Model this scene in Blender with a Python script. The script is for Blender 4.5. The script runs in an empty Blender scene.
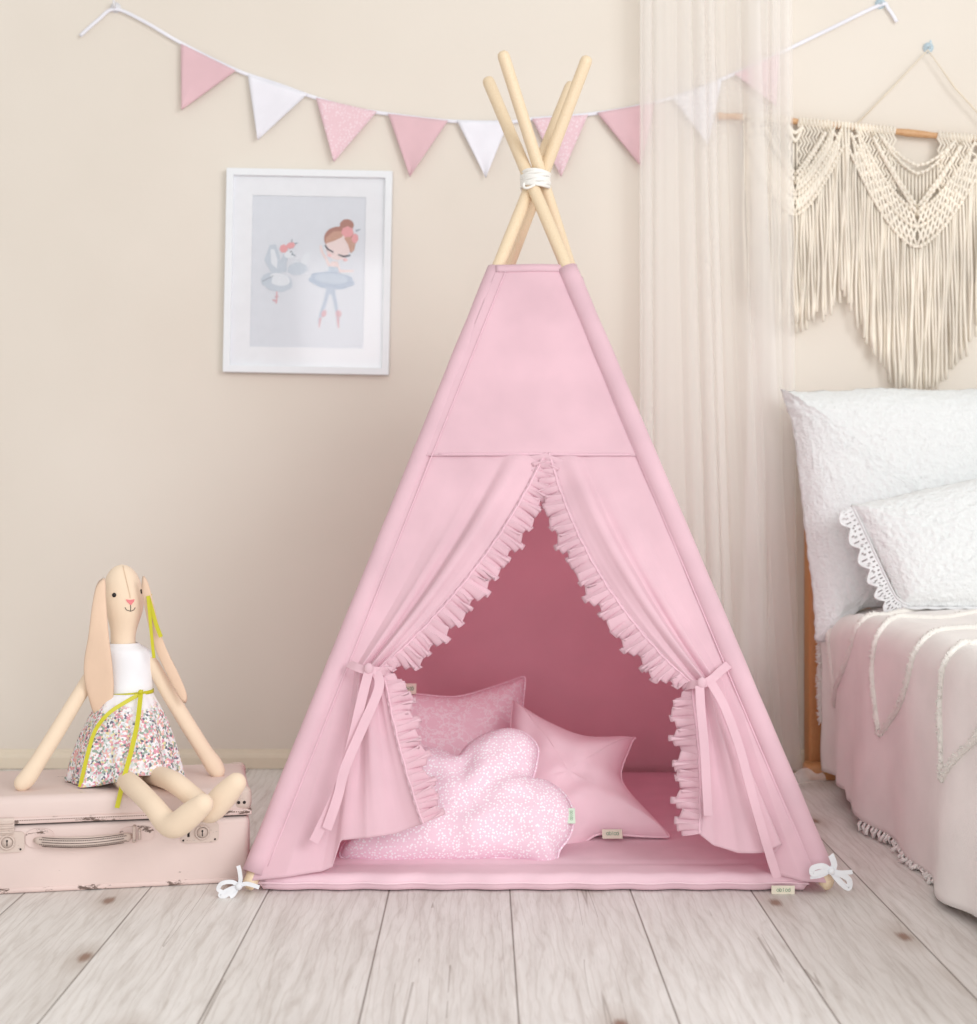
import bpy, bmesh, math, random
from mathutils import Vector, Matrix, noise
random.seed(7)
C = bpy.context.scene.collection
PI = math.pi
CX, CY, F, CAMZ = 482.0, 488.0, 1533.0, 0.70      # surveyed vanishing point, focal length (px), eye height

# ------------------------------------------------------------------ helpers
def lerp(a, b, t): return a + (b - a) * t
def lin(c): return tuple(((v / 255) / 12.92 if v / 255 <= .04045 else ((v / 255 + .055) / 1.055) ** 2.4) for v in c) + (1,)
def at(px, py, Y):                                   # survey: a point seen at (px,py) and standing at depth Y
    return Vector(((px - CX) * Y / F, Y, CAMZ + (CY - py) * Y / F))
def on(px, py, y0, k, off=0.0):                      # survey: a point on the sloping plane Y = y0 + k z
    a = (CY - py) / F
    z = (CAMZ + y0 * a) / (1 - k * a)
    Y = y0 + k * z
    n = Vector((0, -1, k)).normalized()
    return Vector(((px - CX) * Y / F, Y, z)) + n * off

def nodes(name):
    m = bpy.data.materials.new(name); m.use_nodes = True
    nt = m.node_tree; b = nt.nodes['Principled BSDF']
    return m, nt, b
def N(nt, t, **kw):
    n = nt.nodes.new(t)
    for k, v in kw.items(): setattr(n, k, v)
    return n
def coords(nt, scale=(1, 1, 1), rot=(0, 0, 0)):
    tc = N(nt, 'ShaderNodeTexCoord'); mp = N(nt, 'ShaderNodeMapping')
    mp.inputs['Scale'].default_value = scale; mp.inputs['Rotation'].default_value = rot
    nt.links.new(tc.outputs['Object'], mp.inputs['Vector'])
    return mp.outputs['Vector']
def ramp(nt, fac, stops):
    r = N(nt, 'ShaderNodeValToRGB'); nt.links.new(fac, r.inputs['Fac'])
    e = r.color_ramp.elements
    while len(e) < len(stops): e.new(.5)
    for i, (p, c) in enumerate(stops): e[i].position = p; e[i].color = c
    return r.outputs['Color']
def mix(nt, fac, a, b, mode='MIX'):
    m = N(nt, 'ShaderNodeMix', data_type='RGBA', blend_type=mode)
    for s, v in ((m.inputs[0], fac), (m.inputs[6], a), (m.inputs[7], b)):
        if hasattr(v, 'links') or hasattr(v, 'is_linked'): nt.links.new(v, s)
        else: s.default_value = v
    return m.outputs[2]
def bump(nt, b, h, strength=.3, dist=.001):
    bp = N(nt, 'ShaderNodeBump'); bp.inputs['Strength'].default_value = strength; bp.inputs['Distance'].default_value = dist
    nt.links.new(h, bp.inputs['Height']); nt.links.new(bp.outputs['Normal'], b.inputs['Normal'])
def noise_t(nt, vec, scale, detail=3, rough=.5):
    n = N(nt, 'ShaderNodeTexNoise'); nt.links.new(vec, n.inputs['Vector'])
    n.inputs['Scale'].default_value = scale; n.inputs['Detail'].default_value = detail; n.inputs['Roughness'].default_value = rough
    return n.outputs['Fac']

def cloth(name, col, rough=.85, weave=900, var=.04, bst=.25, sheen=.15, wrinkle=.3, trans=0):
    m, nt, b = nodes(name); v = coords(nt)
    n = noise_t(nt, v, 9, 3)
    c = lin(col); d = tuple(x * (1 - var * 2) for x in c[:3]) + (1,); l = tuple(min(1, x * (1 + var)) for x in c[:3]) + (1,)
    nt.links.new(ramp(nt, n, [(.3, d), (.7, l)]), b.inputs['Base Color'])
    b.inputs['Roughness'].default_value = rough
    b.inputs['Specular IOR Level'].default_value = .25
    b.inputs['Sheen Weight'].default_value = sheen
    w = noise_t(nt, v, weave, 2); w2 = noise_t(nt, v, 14, 2)
    a = N(nt, 'ShaderNodeMath', operation='MULTIPLY_ADD'); nt.links.new(w2, a.inputs[0]); a.inputs[1].default_value = wrinkle * 6; nt.links.new(w, a.inputs[2])
    bump(nt, b, a.outputs[0], bst, .0012)
    if trans:
        t = N(nt, 'ShaderNodeBsdfTranslucent'); t.inputs['Color'].default_value = c; x = N(nt, 'ShaderNodeMixShader'); x.inputs[0].default_value = trans
        nt.links.new(b.outputs[0], x.inputs[1]); nt.links.new(t.outputs[0], x.inputs[2]); nt.links.new(x.outputs[0], nt.nodes['Material Output'].inputs['Surface'])
    return m
def plain(name, col, rough=.5, metal=0, spec=.4):
    m, nt, b = nodes(name); v = coords(nt)
    c = lin(col); d = tuple(x * .975 for x in c[:3]) + (1,)
    nt.links.new(ramp(nt, noise_t(nt, v, 40, 2), [(.3, d), (.7, c)]), b.inputs['Base Color'])
    b.inputs['Roughness'].default_value = rough; b.inputs['Metallic'].default_value = metal
    b.inputs['Specular IOR Level'].default_value = spec
    return m

def mesh(name, verts, faces, mats, parent=None, smooth=True, mi=None, mods=()):
    me = bpy.data.meshes.new(name); me.from_pydata([tuple(v) for v in verts], [], faces); me.update()
    if not isinstance(mats, (list, tuple)): mats = [mats]
    for m in mats: me.materials.append(m)
    if smooth:
        for p in me.polygons: p.use_smooth = True
    if mi:
        for p, i in zip(me.polygons, mi): p.material_index = i
    bm = bmesh.new(); bm.from_mesh(me); bmesh.ops.recalc_face_normals(bm, faces=bm.faces); bm.to_mesh(me); bm.free()
    o = bpy.data.objects.new(name, me); C.objects.link(o)
    if parent is not None: attach(o, parent)
    return o
def attach(o, parent):
    o.parent = parent
    o.matrix_parent_inverse = parent_world(parent).inverted()
def parent_world(p):
    m = Matrix.LocRotScale(p.location, p.rotation_euler, p.scale)
    if p.parent: m = parent_world(p.parent) @ p.matrix_parent_inverse @ m
    return m
def thing(name, label, cat, loc=(0, 0, 0), rz=0, group=None):
    o = bpy.data.objects.new(name, None); C.objects.link(o); o.empty_display_size = .05
    o.location = loc; o.rotation_euler = (0, 0, rz); tag(o, label, cat, group); return o
def tag(o, label, cat, group=None):
    o['label'] = label; o['category'] = cat
    if group: o['group'] = group
def struct(o): o['kind'] = 'structure'; return o

class MB:
    def __init__(s): s.v = []; s.f = []; s.m = []
    def add(s, v, f, mi=0):
        n = len(s.v); s.v += [Vector(p) for p in v]; s.f += [tuple(i + n for i in q) for q in f]; s.m += [mi] * len(f); return s
    def grid(s, fn, nu, nv, closeu=False, mi=0):
        v = [fn(i / (nu if closeu else nu), j / nv) for j in range(nv + 1) for i in range(nu if closeu else nu + 1)]
        w = nu if closeu else nu + 1; f = []
        for j in range(nv):
            for i in range(nu):
                a = j * w + i; b_ = j * w + (i + 1) % w if closeu else a + 1
                f.append((a, b_, b_ + w, a + w))
        return s.add(v, f, mi)
    def box(s, a, b, mi=0, bev=0, M=None, seg=2):
        bm = bmesh.new(); bmesh.ops.create_cube(bm, size=1)
        for v in bm.verts: v.co = Vector([lerp(a[i], b[i], v.co[i] + .5) for i in range(3)])
        if bev: bmesh.ops.bevel(bm, geom=bm.edges[:], offset=bev, segments=seg, affect='EDGES', profile=.5)
        if M: bmesh.ops.transform(bm, matrix=M, verts=bm.verts)
        bm.verts.index_update()
        s.add([v.co.copy() for v in bm.verts], [[v.index for v in f.verts] for f in bm.faces], mi); bm.free(); return s
    def tube(s, pts, r, n=10, mi=0, flat=1.0, caps=True, up=None):
        pts = [Vector(p) for p in pts]; L = len(pts)
        rr = r if isinstance(r, (list, tuple)) else [r] * L
        v = []; prev = None
        for i, p in enumerate(pts):
            t = (pts[min(i + 1, L - 1)] - pts[max(i - 1, 0)])
            t = t.normalized() if t.length > 1e-9 else Vector((0, 0, 1))
            if prev is None:
                ref = Vector(up) if up else (Vector((0, 1, 0)) if abs(t.y) < .9 else Vector((1, 0, 0)))
                a = (ref - t * ref.dot(t)).normalized()
            else:
                a = (prev - t * prev.dot(t)).normalized()
            prev = a; b = t.cross(a)
            for k in range(n):
                an = 2 * PI * k / n
                v.append(p + (a * math.cos(an) * flat + b * math.sin(an)) * rr[i])
        f = [(i * n + k, i * n + (k + 1) % n, (i + 1) * n + (k + 1) % n, (i + 1) * n + k) for i in range(L - 1) for k in range(n)]
        if caps: f += [tuple(range(n))[::-1], tuple((L - 1) * n + k for k in range(n))]
        return s.add(v, f, mi)
    def ball(s, c, r, mi=0, sc=(1, 1, 1), n=12):
        v = []; f = []
        for j in range(n // 2 + 1):
            th = PI * j / (n // 2)
            for k in range(n):
                ph = 2 * PI * k / n
                v.append(Vector(c) + Vector((math.sin(th) * math.cos(ph) * sc[0], math.sin(th) * math.sin(ph) * sc[1], math.cos(th) * sc[2])) * r)
        for j in range(n // 2):
            for k in range(n): f.append((j * n + k, j * n + (k + 1) % n, (j + 1) * n + (k + 1) % n, (j + 1) * n + k))
        return s.add(v, f, mi)
    def build(s, name, mats, parent=None, smooth=True, weld=False):
        o = mesh(name, s.v, s.f, mats, parent, smooth, s.m)
        if weld:
            bm = bmesh.new(); bm.from_mesh(o.data); bmesh.ops.remove_doubles(bm, verts=bm.verts, dist=1e-5)
            bmesh.ops.recalc_face_normals(bm, faces=bm.faces); bm.to_mesh(o.data); bm.free()
        return o
def solid(o, th, off=0):
    m = o.modifiers.new('solid', 'SOLIDIFY'); m.thickness = th; m.offset = off; return o
def sub(o, n=1):
    m = o.modifiers.new('sub', 'SUBSURF'); m.levels = n; m.render_levels = n; return o
def edge_smooth(o, deg=40):
    m = o.modifiers.new('es', 'EDGE_SPLIT'); m.split_angle = math.radians(deg); return o
def spline(P, n=8):                                   # Catmull-Rom through points (any dimension)
    P = [Vector(p) for p in P]; out = []
    for i in range(len(P) - 1):
        a = P[max(i - 1, 0)]; b = P[i]; c = P[i + 1]; d = P[min(i + 2, len(P) - 1)]
        for k in range(n):
            t = k / n
            out.append(.5 * ((2 * b) + (c - a) * t + (2 * a - 5 * b + 4 * c - d) * t * t + (3 * b - a - 3 * c + d) * t ** 3))
    out.append(P[-1]); return out
def spline_closed(P, n=8):
    P = [Vector(p) for p in P]; L = len(P); out = []
    for i in range(L):
        a, b, c, d = P[i - 1], P[i], P[(i + 1) % L], P[(i + 2) % L]
        for k in range(n):
            t = k / n
            out.append(.5 * ((2 * b) + (c - a) * t + (2 * a - 5 * b + 4 * c - d) * t * t + (3 * b - a - 3 * c + d) * t ** 3))
    return out
def sample(P, t):
    x = t * (len(P) - 1); i = min(int(x), len(P) - 2); return P[i].lerp(P[i + 1], x - i)
def seg_dist(p, a, b):
    ab = b - a; t = max(0, min(1, (p - a).dot(ab) / max(ab.length_squared, 1e-12))); return (p - a - ab * t).length
def stuffed(outline, centre, depth, to3, T, D, rings=18, seam=.0015, front_only=False, wr=.0, sd=0, relax=0):
    """pillow from a closed 2-D outline (metres); to3(x,y,h) maps to space; returns MB"""
    L = len(outline); mb = MB(); V = []; hs = []
    for j in range(rings + 1):
        t = (j / rings) ** .8
        for p in outline:
            q = centre.lerp(p, t)
            d = min(seg_dist(q, outline[i], outline[(i + 1) % L]) for i in range(0, L)) if j < rings else 0
            x = min(1, d / D); h = T * math.sqrt(max(0, 2 * x - x * x))
            if wr and j < rings:
                nz = noise.noise(Vector((q.x * 22 + sd, q.y * 22, sd))); pk = noise.noise(Vector((q.x * 60 + sd, q.y * 60, sd + 3)))
                h *= 1 + wr * nz; h += wr * .006 * pk * (1 - x) * 2
            V.append(q); hs.append(h)
    for _ in range(relax):
        n_ = hs[:]
        for j in range(1, rings):
            for k in range(L):
                n_[j * L + k] = (hs[j * L + k] * 2 + hs[j * L + (k + 1) % L] + hs[j * L + k - 1] + hs[(j - 1) * L + k] + hs[(j + 1) * L + k]) / 6
        c_ = sum(n_[L:2 * L]) / L
        for k in range(L): n_[k] = c_
        hs = n_
    for side in ((1, -1) if not front_only else (1,)):
        v = [to3(q.x, q.y, side * h + (seam if 0 else 0)) for q, h in zip(V, hs)]
        f = [(j * L + k, j * L + (k + 1) % L, (j + 1) * L + (k + 1) % L, (j + 1) * L + k) for j in range(1, rings) for k in range(L)]
        f += [(0, L + k, L + (k + 1) % L) for k in range(L)]
        mb.add(v, f)
    return mb
def plate(outline, th, to3):
    """flat plate from a closed 2-D outline"""
    L = len(outline)
    v = [to3(p[0], p[1], th) for p in outline] + [to3(p[0], p[1], 0) for p in outline]
    f = [tuple(range(L)), tuple(range(2 * L - 1, L - 1, -1))] + [(k, k + L, (k + 1) % L + L, (k + 1) % L) for k in range(L)]
    return MB().add(v, f)

# ------------------------------------------------------------------ materials
def mat_floor():
    m, nt, b = nodes('white_oak_boards')
    tc = N(nt, 'ShaderNodeTexCoord'); sx = N(nt, 'ShaderNodeSeparateXYZ'); nt.links.new(tc.outputs['Object'], sx.inputs[0])
    def M(op, a, b_=None, c=None):
        n = N(nt, 'ShaderNodeMath', operation=op)
        for i, v in enumerate((a, b_, c)):
            if v is None: continue
            if isinstance(v, (int, float)): n.inputs[i].default_value = v
            else: nt.links.new(v, n.inputs[i])
        return n.outputs[0]
    w = .2096
    u = M('DIVIDE', M('SUBTRACT', sx.outputs[0], .0483), w)
    idx = M('FLOOR', u); fr = M('SUBTRACT', u, idx)
    rnd = N(nt, 'ShaderNodeTexWhiteNoise', noise_dimensions='1D'); nt.links.new(idx, rnd.inputs['W'])
    y2 = M('DIVIDE', M('ADD', sx.outputs[1], M('MULTIPLY', rnd.outputs['Value'], 1.5)), 9.0)
    iy = M('FLOOR', y2); fy = M('SUBTRACT', y2, iy)
    rnd2 = N(nt, 'ShaderNodeTexWhiteNoise', noise_dimensions='2D')
    cb = N(nt, 'ShaderNodeCombineXYZ'); nt.links.new(idx, cb.inputs[0]); nt.links.new(iy, cb.inputs[1]); nt.links.new(cb.outputs[0], rnd2.inputs['Vector'])
    edge = M('MINIMUM', M('MULTIPLY', M('MINIMUM', fr, M('SUBTRACT', 1.0, fr)), w), M('MULTIPLY', M('MINIMUM', fy, M('SUBTRACT', 1.0, fy)), 9.0))
    gap = M('SUBTRACT', 1.0, M('SMOOTH_MIN', M('DIVIDE', edge, .0022), 1.0, .2))
    # grain: noise stretched along the board, shifted per board
    off = N(nt, 'ShaderNodeCombineXYZ'); nt.links.new(M('MULTIPLY', rnd2.outputs['Value'], 31.0), off.inputs[2]); nt.links.new(M('MULTIPLY', idx, 3.7), off.inputs[1])
    add = N(nt, 'ShaderNodeVectorMath', operation='ADD'); nt.links.new(tc.outputs['Object'], add.inputs[0]); nt.links.new(off.outputs[0], add.inputs[1])
    def stretched(sc, scale, detail=6, dist=0.0, rough=.6):
        mp = N(nt, 'ShaderNodeMapping'); mp.inputs['Scale'].default_value = sc; nt.links.new(add.outputs[0], mp.inputs['Vector'])
        n = N(nt, 'ShaderNodeTexNoise'); nt.links.new(mp.outputs[0], n.inputs['Vector'])
        n.inputs['Scale'].default_value = scale; n.inputs['Detail'].default_value = detail; n.inputs['Distortion'].default_value = dist; n.inputs['Roughness'].default_value = rough
        return n.outputs['Fac'], mp
    g1, _ = stretched((9, .8, 1), 5, 8, .6, .65)
    g2, _ = stretched((95, 3.0, 1), 6, 5, .4)
    g3, mp3 = stretched((2.2, .7, 1), 2.2, 3, 1.2)
    wv = N(nt, 'ShaderNodeTexWave', wave_type='BANDS', bands_direction='X'); mpw = N(nt, 'ShaderNodeMapping'); mpw.inputs['Scale'].default_value = (6, .9, 1)
    nt.links.new(add.outputs[0], mpw.inputs['Vector']); nt.links.new(mpw.outputs[0], wv.inputs['Vector'])
    wv.inputs['Scale'].default_value = 3.2; wv.inputs['Distortion'].default_value = 14; wv.inputs['Detail'].default_value = 3; wv.inputs['Detail Scale'].default_value = 1.1
    base = ramp(nt, g1, [(.25, lin((204, 198, 193))), (.48, lin((227, 224, 221))), (.75, lin((240, 238, 236)))])
    fine = ramp(nt, g2, [(.30, (.80, .78, .76, 1)), (.46, (1, 1, 1, 1))])
    rings = ramp(nt, wv.outputs['Fac'], [(.0, (.86, .84, .82, 1)), (.3, (1, 1, 1, 1))])
    c = mix(nt, .7, base, fine, 'MULTIPLY'); c = mix(nt, .6, c, rings, 'MULTIPLY')
    tone = ramp(nt, rnd2.outputs['Value'], [(0, (.92, .91, .90, 1)), (1, (1, 1, 1, 1))]); c = mix(nt, 1, c, tone, 'MULTIPLY')
    # knots
    vk = N(nt, 'ShaderNodeTexVoronoi', voronoi_dimensions='2D'); mpk = N(nt, 'ShaderNodeMapping'); mpk.inputs['Scale'].default_value = (6.2, 2.9, 1)
    nt.links.new(add.outputs[0], mpk.inputs['Vector']); nt.links.new(mpk.outputs[0], vk.inputs['Vector']); vk.inputs['Scale'].default_value = 1.0
    vc = N(nt, 'ShaderNodeSeparateColor'); nt.links.new(vk.outputs['Color'], vc.inputs[0])
    kn = M('ADD', M('MULTIPLY', M('GREATER_THAN', vc.outputs[0], .34), 1.0), M('ADD', vk.outputs['Distance'], M('MULTIPLY', M('SUBTRACT', g2, .5), .10)))
    kmask = ramp(nt, kn, [(.03, (1, 1, 1, 1)), (.085, (0, 0, 0, 1))])
    khalo = ramp(nt, kn, [(.06, (.55, .55, .55, 1)), (.28, (0, 0, 0, 1))])
    c = mix(nt, khalo, c, lin((184, 172, 162))); c = mix(nt, kmask, c, lin((146, 120, 106)))
    # long cracks
    mpc = N(nt, 'ShaderNodeMapping'); mpc.inputs['Scale'].default_value = (4.6, .09, 1); nt.links.new(add.outputs[0], mpc.inputs['Vector'])
    nc = N(nt, 'ShaderNodeTexNoise'); nt.links.new(mpc.outputs[0], nc.inputs['Vector']); nc.inputs['Scale'].default_value = 1.6; nc.inputs['Detail'].default_value = 3
    cr = M('ABSOLUTE', M('SUBTRACT', nc.outputs['Fac'], .5))
    cm = M('MULTIPLY', M('SUBTRACT', 1.0, M('MINIMUM', M('DIVIDE', cr, .0018), 1.0)), M('GREATER_THAN', g3, .50))
    c = mix(nt, M('MULTIPLY', cm, .55), c, lin((120, 104, 92)))
    c = mix(nt, M('MULTIPLY', gap, .9), c, lin((98, 84, 74)))
    nt.links.new(c, b.inputs['Base Color'])
    b.inputs['Roughness'].default_value = .5; b.inputs['Specular IOR Level'].default_value = .35
    h = M('SUBTRACT', M('MULTIPLY', g2, .25), M('MULTIPLY', gap, 1.0)); bump(nt, b, h, .35, .001)
    return m
def mat_wall():
    m, nt, b = nodes('cream_paint'); v = coords(nt)
    n = noise_t(nt, v, 1.6, 3)
    nt.links.new(ramp(nt, n, [(.3, lin((222, 214, 203))), (.7, lin((228, 221, 211)))]), b.inputs['Base Color'])
    b.inputs['Roughness'].default_value = .9; b.inputs['Specular IOR Level'].default_value = .15
    bump(nt, b, noise_t(nt, v, 60, 6), .12, .002); return m
def mat_dots(name, base, dot, scale, r, var=.35):
    m, nt, b = nodes(name); v = coords(nt)
    vo = N(nt, 'ShaderNodeTexVoronoi'); nt.links.new(v, vo.inputs['Vector']); vo.inputs['Scale'].default_value = scale; vo.inputs['Randomness'].default_value = var
    k = ramp(nt, vo.outputs['Distance'], [(r, (1, 1, 1, 1)), (r + .06, (0, 0, 0, 1))])
    nt.links.new(mix(nt, k, lin(base), lin(dot)), b.inputs['Base Color'])
    b.inputs['Roughness'].default_value = .85; b.inputs['Specular IOR Level'].default_value = .2
    bump(nt, b, noise_t(nt, v, 18, 3), .5, .003); return m
def mat_toile():
    m, nt, b = nodes('pink_printed_cotton'); v = coords(nt)
    n1 = noise_t(nt, v, 34, 4, .7); n2 = noise_t(nt, v, 9, 2)
    a = N(nt, 'ShaderNodeMath', operation='ABSOLUTE'); s = N(nt, 'ShaderNodeMath', operation='SUBTRACT'); nt.links.new(n1, s.inputs[0]); s.inputs[1].default_value = .5; nt.links.new(s.outputs[0], a.inputs[0])
    k = ramp(nt, a.outputs[0], [(.012, (1, 1, 1, 1)), (.04, (0, 0, 0, 1))])
    k2 = ramp(nt, n2, [(.40, (0, 0, 0, 1)), (.5, (1, 1, 1, 1))])
    kk = mix(nt, 1, k, k2, 'MULTIPLY')
    nt.links.new(mix(nt, kk, lin((240, 207, 219)), lin((247, 231, 238))), b.inputs['Base Color'])
    b.inputs['Roughness'].default_value = .85; bump(nt, b, noise_t(nt, v, 16, 3), .4, .003); return m
def mat_floral():
    m, nt, b = nodes('floral_cotton'); v = coords(nt)
    vo = N(nt, 'ShaderNodeTexVoronoi'); nt.links.new(v, vo.inputs['Vector']); vo.inputs['Scale'].default_value = 260
    sp = N(nt, 'ShaderNodeSeparateColor'); nt.links.new(vo.outputs['Color'], sp.inputs[0])
    col = N(nt, 'ShaderNodeValToRGB'); nt.links.new(sp.outputs[0], col.inputs['Fac']); e = col.color_ramp; e.interpolation = 'CONSTANT'
    st = [(0, (236, 232, 236)), (.30, (214, 150, 166)), (.44, (150, 168, 156)), (.58, (112, 112, 128)), (.66, (226, 178, 172)), (.76, (206, 212, 212)), (.93, (226, 214, 168))]
    while len(e.elements) < len(st): e.elements.new(.5)
    for i, (p, c) in enumerate(st): e.elements[i].position = p; e.elements[i].color = lin(c)
    geo = N(nt, 'ShaderNodeTexCoord'); sx = N(nt, 'ShaderNodeSeparateXYZ'); nt.links.new(geo.outputs['Object'], sx.inputs[0])
    n = noise_t(nt, v, 45, 2)
    ad = N(nt, 'ShaderNodeMath', operation='MULTIPLY_ADD'); nt.links.new(n, ad.inputs[0]); ad.inputs[1].default_value = .05; nt.links.new(sx.outputs[2], ad.inputs[2])
    # plain white towards the waist, print towards the hem (object z)
    k = ramp(nt, ad.outputs[0], [(.322, (1, 1, 1, 1)), (.336, (0, 0, 0, 1))])
    k2 = ramp(nt, noise_t(nt, v, 30, 2), [(.26, (0, 0, 0, 1)), (.36, (1, 1, 1, 1))])
    kk = mix(nt, 1, k, k2, 'MULTIPLY')
    nt.links.new(mix(nt, kk, lin((236, 234, 238)), col.outputs['Color']), b.inputs['Base Color'])
    b.inputs['Roughness'].default_value = .9; return m
def mat_sheer():
    m, nt, b = nodes('sheer_voile'); nt.nodes.remove(b)
    out = nt.nodes['Material Output']
    d = N(nt, 'ShaderNodeBsdfDiffuse'); d.inputs['Color'].default_value = lin((251, 249, 247))
    t = N(nt, 'ShaderNodeBsdfTranslucent'); t.inputs['Color'].default_value = lin((251, 249, 247))
    a = N(nt, 'ShaderNodeMixShader'); a.inputs[0].default_value = .45; nt.links.new(d.outputs[0], a.inputs[1]); nt.links.new(t.outputs[0], a.inputs[2])
    tr = N(nt, 'ShaderNodeBsdfTransparent'); x = N(nt, 'ShaderNodeMixShader')
    lw = N(nt, 'ShaderNodeLayerWeight'); lw.inputs['Blend'].default_value = .35
    r = ramp(nt, lw.outputs['Facing'], [(0, (.38, .38, .38, 1)), (.6, (.50, .50, .50, 1)), (1, (.70, .70, .70, 1))])
    nt.links.new(r, x.inputs[0]); nt.links.new(tr.outputs[0], x.inputs[1]); nt.links.new(a.outputs[0], x.inputs[2])
    nt.links.new(x.outputs[0], out.inputs['Surface']); return m
def mat_worn(name, base, dirt, amt=.62, sc=22):
    m, nt, b = nodes(name); v = coords(nt); v2 = coords(nt, (1, 1, 3.2))
    n = noise_t(nt, v, 5, 4); c = ramp(nt, n, [(.3, tuple(x * .9 for x in lin(base)[:3]) + (1,)), (.7, lin(base))])
    s = noise_t(nt, v2, sc, 8, .72); k = ramp(nt, s, [(amt, (0, 0, 0, 1)), (amt + .03, (1, 1, 1, 1))])
    nt.links.new(mix(nt, k, c, lin(dirt)), b.inputs['Base Color']); b.inputs['Roughness'].default_value = .55
    bump(nt, b, s, .25, .002); return m
def mat_wood(name, a, c, sc=(1, 1, 1)):
    m, nt, b = nodes(name); v = coords(nt, sc)
    nt.links.new(ramp(nt, noise_t(nt, v, 30, 5), [(.3, lin(a)), (.7, lin(c))]), b.inputs['Base Color']); b.inputs['Roughness'].default_value = .5
    return m
def mat_fluffy(name, col, sc=120, d=.004):
    m, nt, b = nodes(name); v = coords(nt)
    n = noise_t(nt, v, sc, 4, .6); c = lin(col)
    nt.links.new(ramp(nt, n, [(.3, tuple(x * .95 for x in c[:3]) + (1,)), (.6, c)]), b.inputs['Base Color'])
    b.inputs['Roughness'].default_value = .95; b.inputs['Sheen Weight'].default_value = .3; b.inputs['Specular IOR Level'].default_value = .1
    bump(nt, b, n, .9, d); return m

PINK = cloth('pink_cotton', (235, 199, 210), wrinkle=.25, trans=.18)
PINK_IN = cloth('pink_cotton_panel', (249, 210, 223), wrinkle=.25, trans=.58)
PINK_MAT = cloth('pink_quilted_cotton', (232, 198, 209))
PINK_STAR = cloth('pink_star_cotton', (246, 214, 224), wrinkle=.5)
PINK_TH = cloth('pink_thread', (230, 190, 203))
WHITE = cloth('white_cotton', (232, 234, 238))
PINE = mat_wood('pine_wood', (226, 202, 168), (236, 218, 190), (30, 30, 2))
CREAM_TAG = cloth('cream_tag', (232, 226, 208)); GREEN = plain('green_thread', (150, 176, 150), .8)
DOTS = mat_dots('pink_cotton_white_dots', (237, 208, 222), (248, 241, 247), 190, .33, .8)
DOTS_FLAG = mat_dots('dotted_flag_cotton', (230, 198, 206), (240, 222, 228), 170, .28, .8)
TOILE = mat_toile(); FLORAL = mat_floral(); SHEER = mat_sheer()
FLAG_PINK = cloth('flag_pink_cotton', (226, 190, 197)); FLAG_WHITE = cloth('flag_white_cotton', (238, 238, 246))
CORD = cloth('cotton_cord', (228, 216, 196), weave=400, var=.05, bst=.5)
MAC = cloth('macrame_cotton', (243, 235, 221), weave=300, var=.08, bst=.6)
BRANCH = mat_wood('peeled_branch', (186, 134, 88), (214, 176, 134), (3, 20, 20))
SUIT = mat_worn('worn_pink_paint', (226, 206, 200), (122, 98, 90), .655, 16)
SUIT_EDGE = mat_worn('scuffed_pink_edge', (224, 202, 196), (112, 92, 84), .555, 26)
METAL = mat_worn('chalky_pink_metal', (214, 196, 186), (110, 98, 92), .62, 60)
DARK = plain('dark_hole', (44, 38, 38), .7)
SKIN = cloth('cream_linen', (235, 214, 190), weave=700, var=.02)
EAR = cloth('peach_linen', (229, 200, 176), weave=700, var=.03)
SASH = plain('yellow_green_ribbon', (198, 192, 42), .45)
BLACK = plain('black_thread', (34, 30, 30), .5); NOSE = cloth('pink_nose_thread', (232, 136, 140))
BED_CLOTH = cloth('pale_linen', (240, 236, 233), weave=350, var=.03, bst=.5)
TUFT = mat_fluffy('white_tufting', (242, 238, 232), 260, .003)
FLUFF = mat_fluffy('white_fluffy_knit', (234, 237, 237), 110, .006)
LACE = cloth('white_lace', (226, 227, 228), weave=300, bst=.6)
ORANGE = mat_wood('honey_wood', (196, 136, 84), (212, 156, 104), (20, 20, 2))
FRAME = plain('white_lacquer', (232, 236, 240), .4); MATB = plain('white_card', (233, 236, 241), .9); PAPER = plain('pale_blue_grey_paper', (216, 221, 229), .9)

# ------------------------------------------------------------------ room
WY = 3.83
fl = struct(mesh('floor', [(-3.5, -.6, 0), (3.5, -.6, 0), (3.5, WY, 0), (-3.5, WY, 0)], [(0, 1, 2, 3)], mat_floor(), smooth=False))
wl = struct(MB().box((-3.5, WY, -.05), (3.5, WY + .12, 2.6)).build('wall_back', mat_wall(), smooth=False))
bb = MB()
prof = [(0, .001), (-.014, .001), (-.014, .028), (-.011, .036), (-.006, .040), (-.004, .047), (0, .048)]
bb.add([(x, WY + p[0], p[1]) for x in (-3.5, 3.5) for p in prof], [(i, i + 1, i + 8, i + 7) for i in range(6)])
struct(bb.build('baseboard_back', plain('cream_baseboard', (228, 217, 198), .5), smooth=False))

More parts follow.
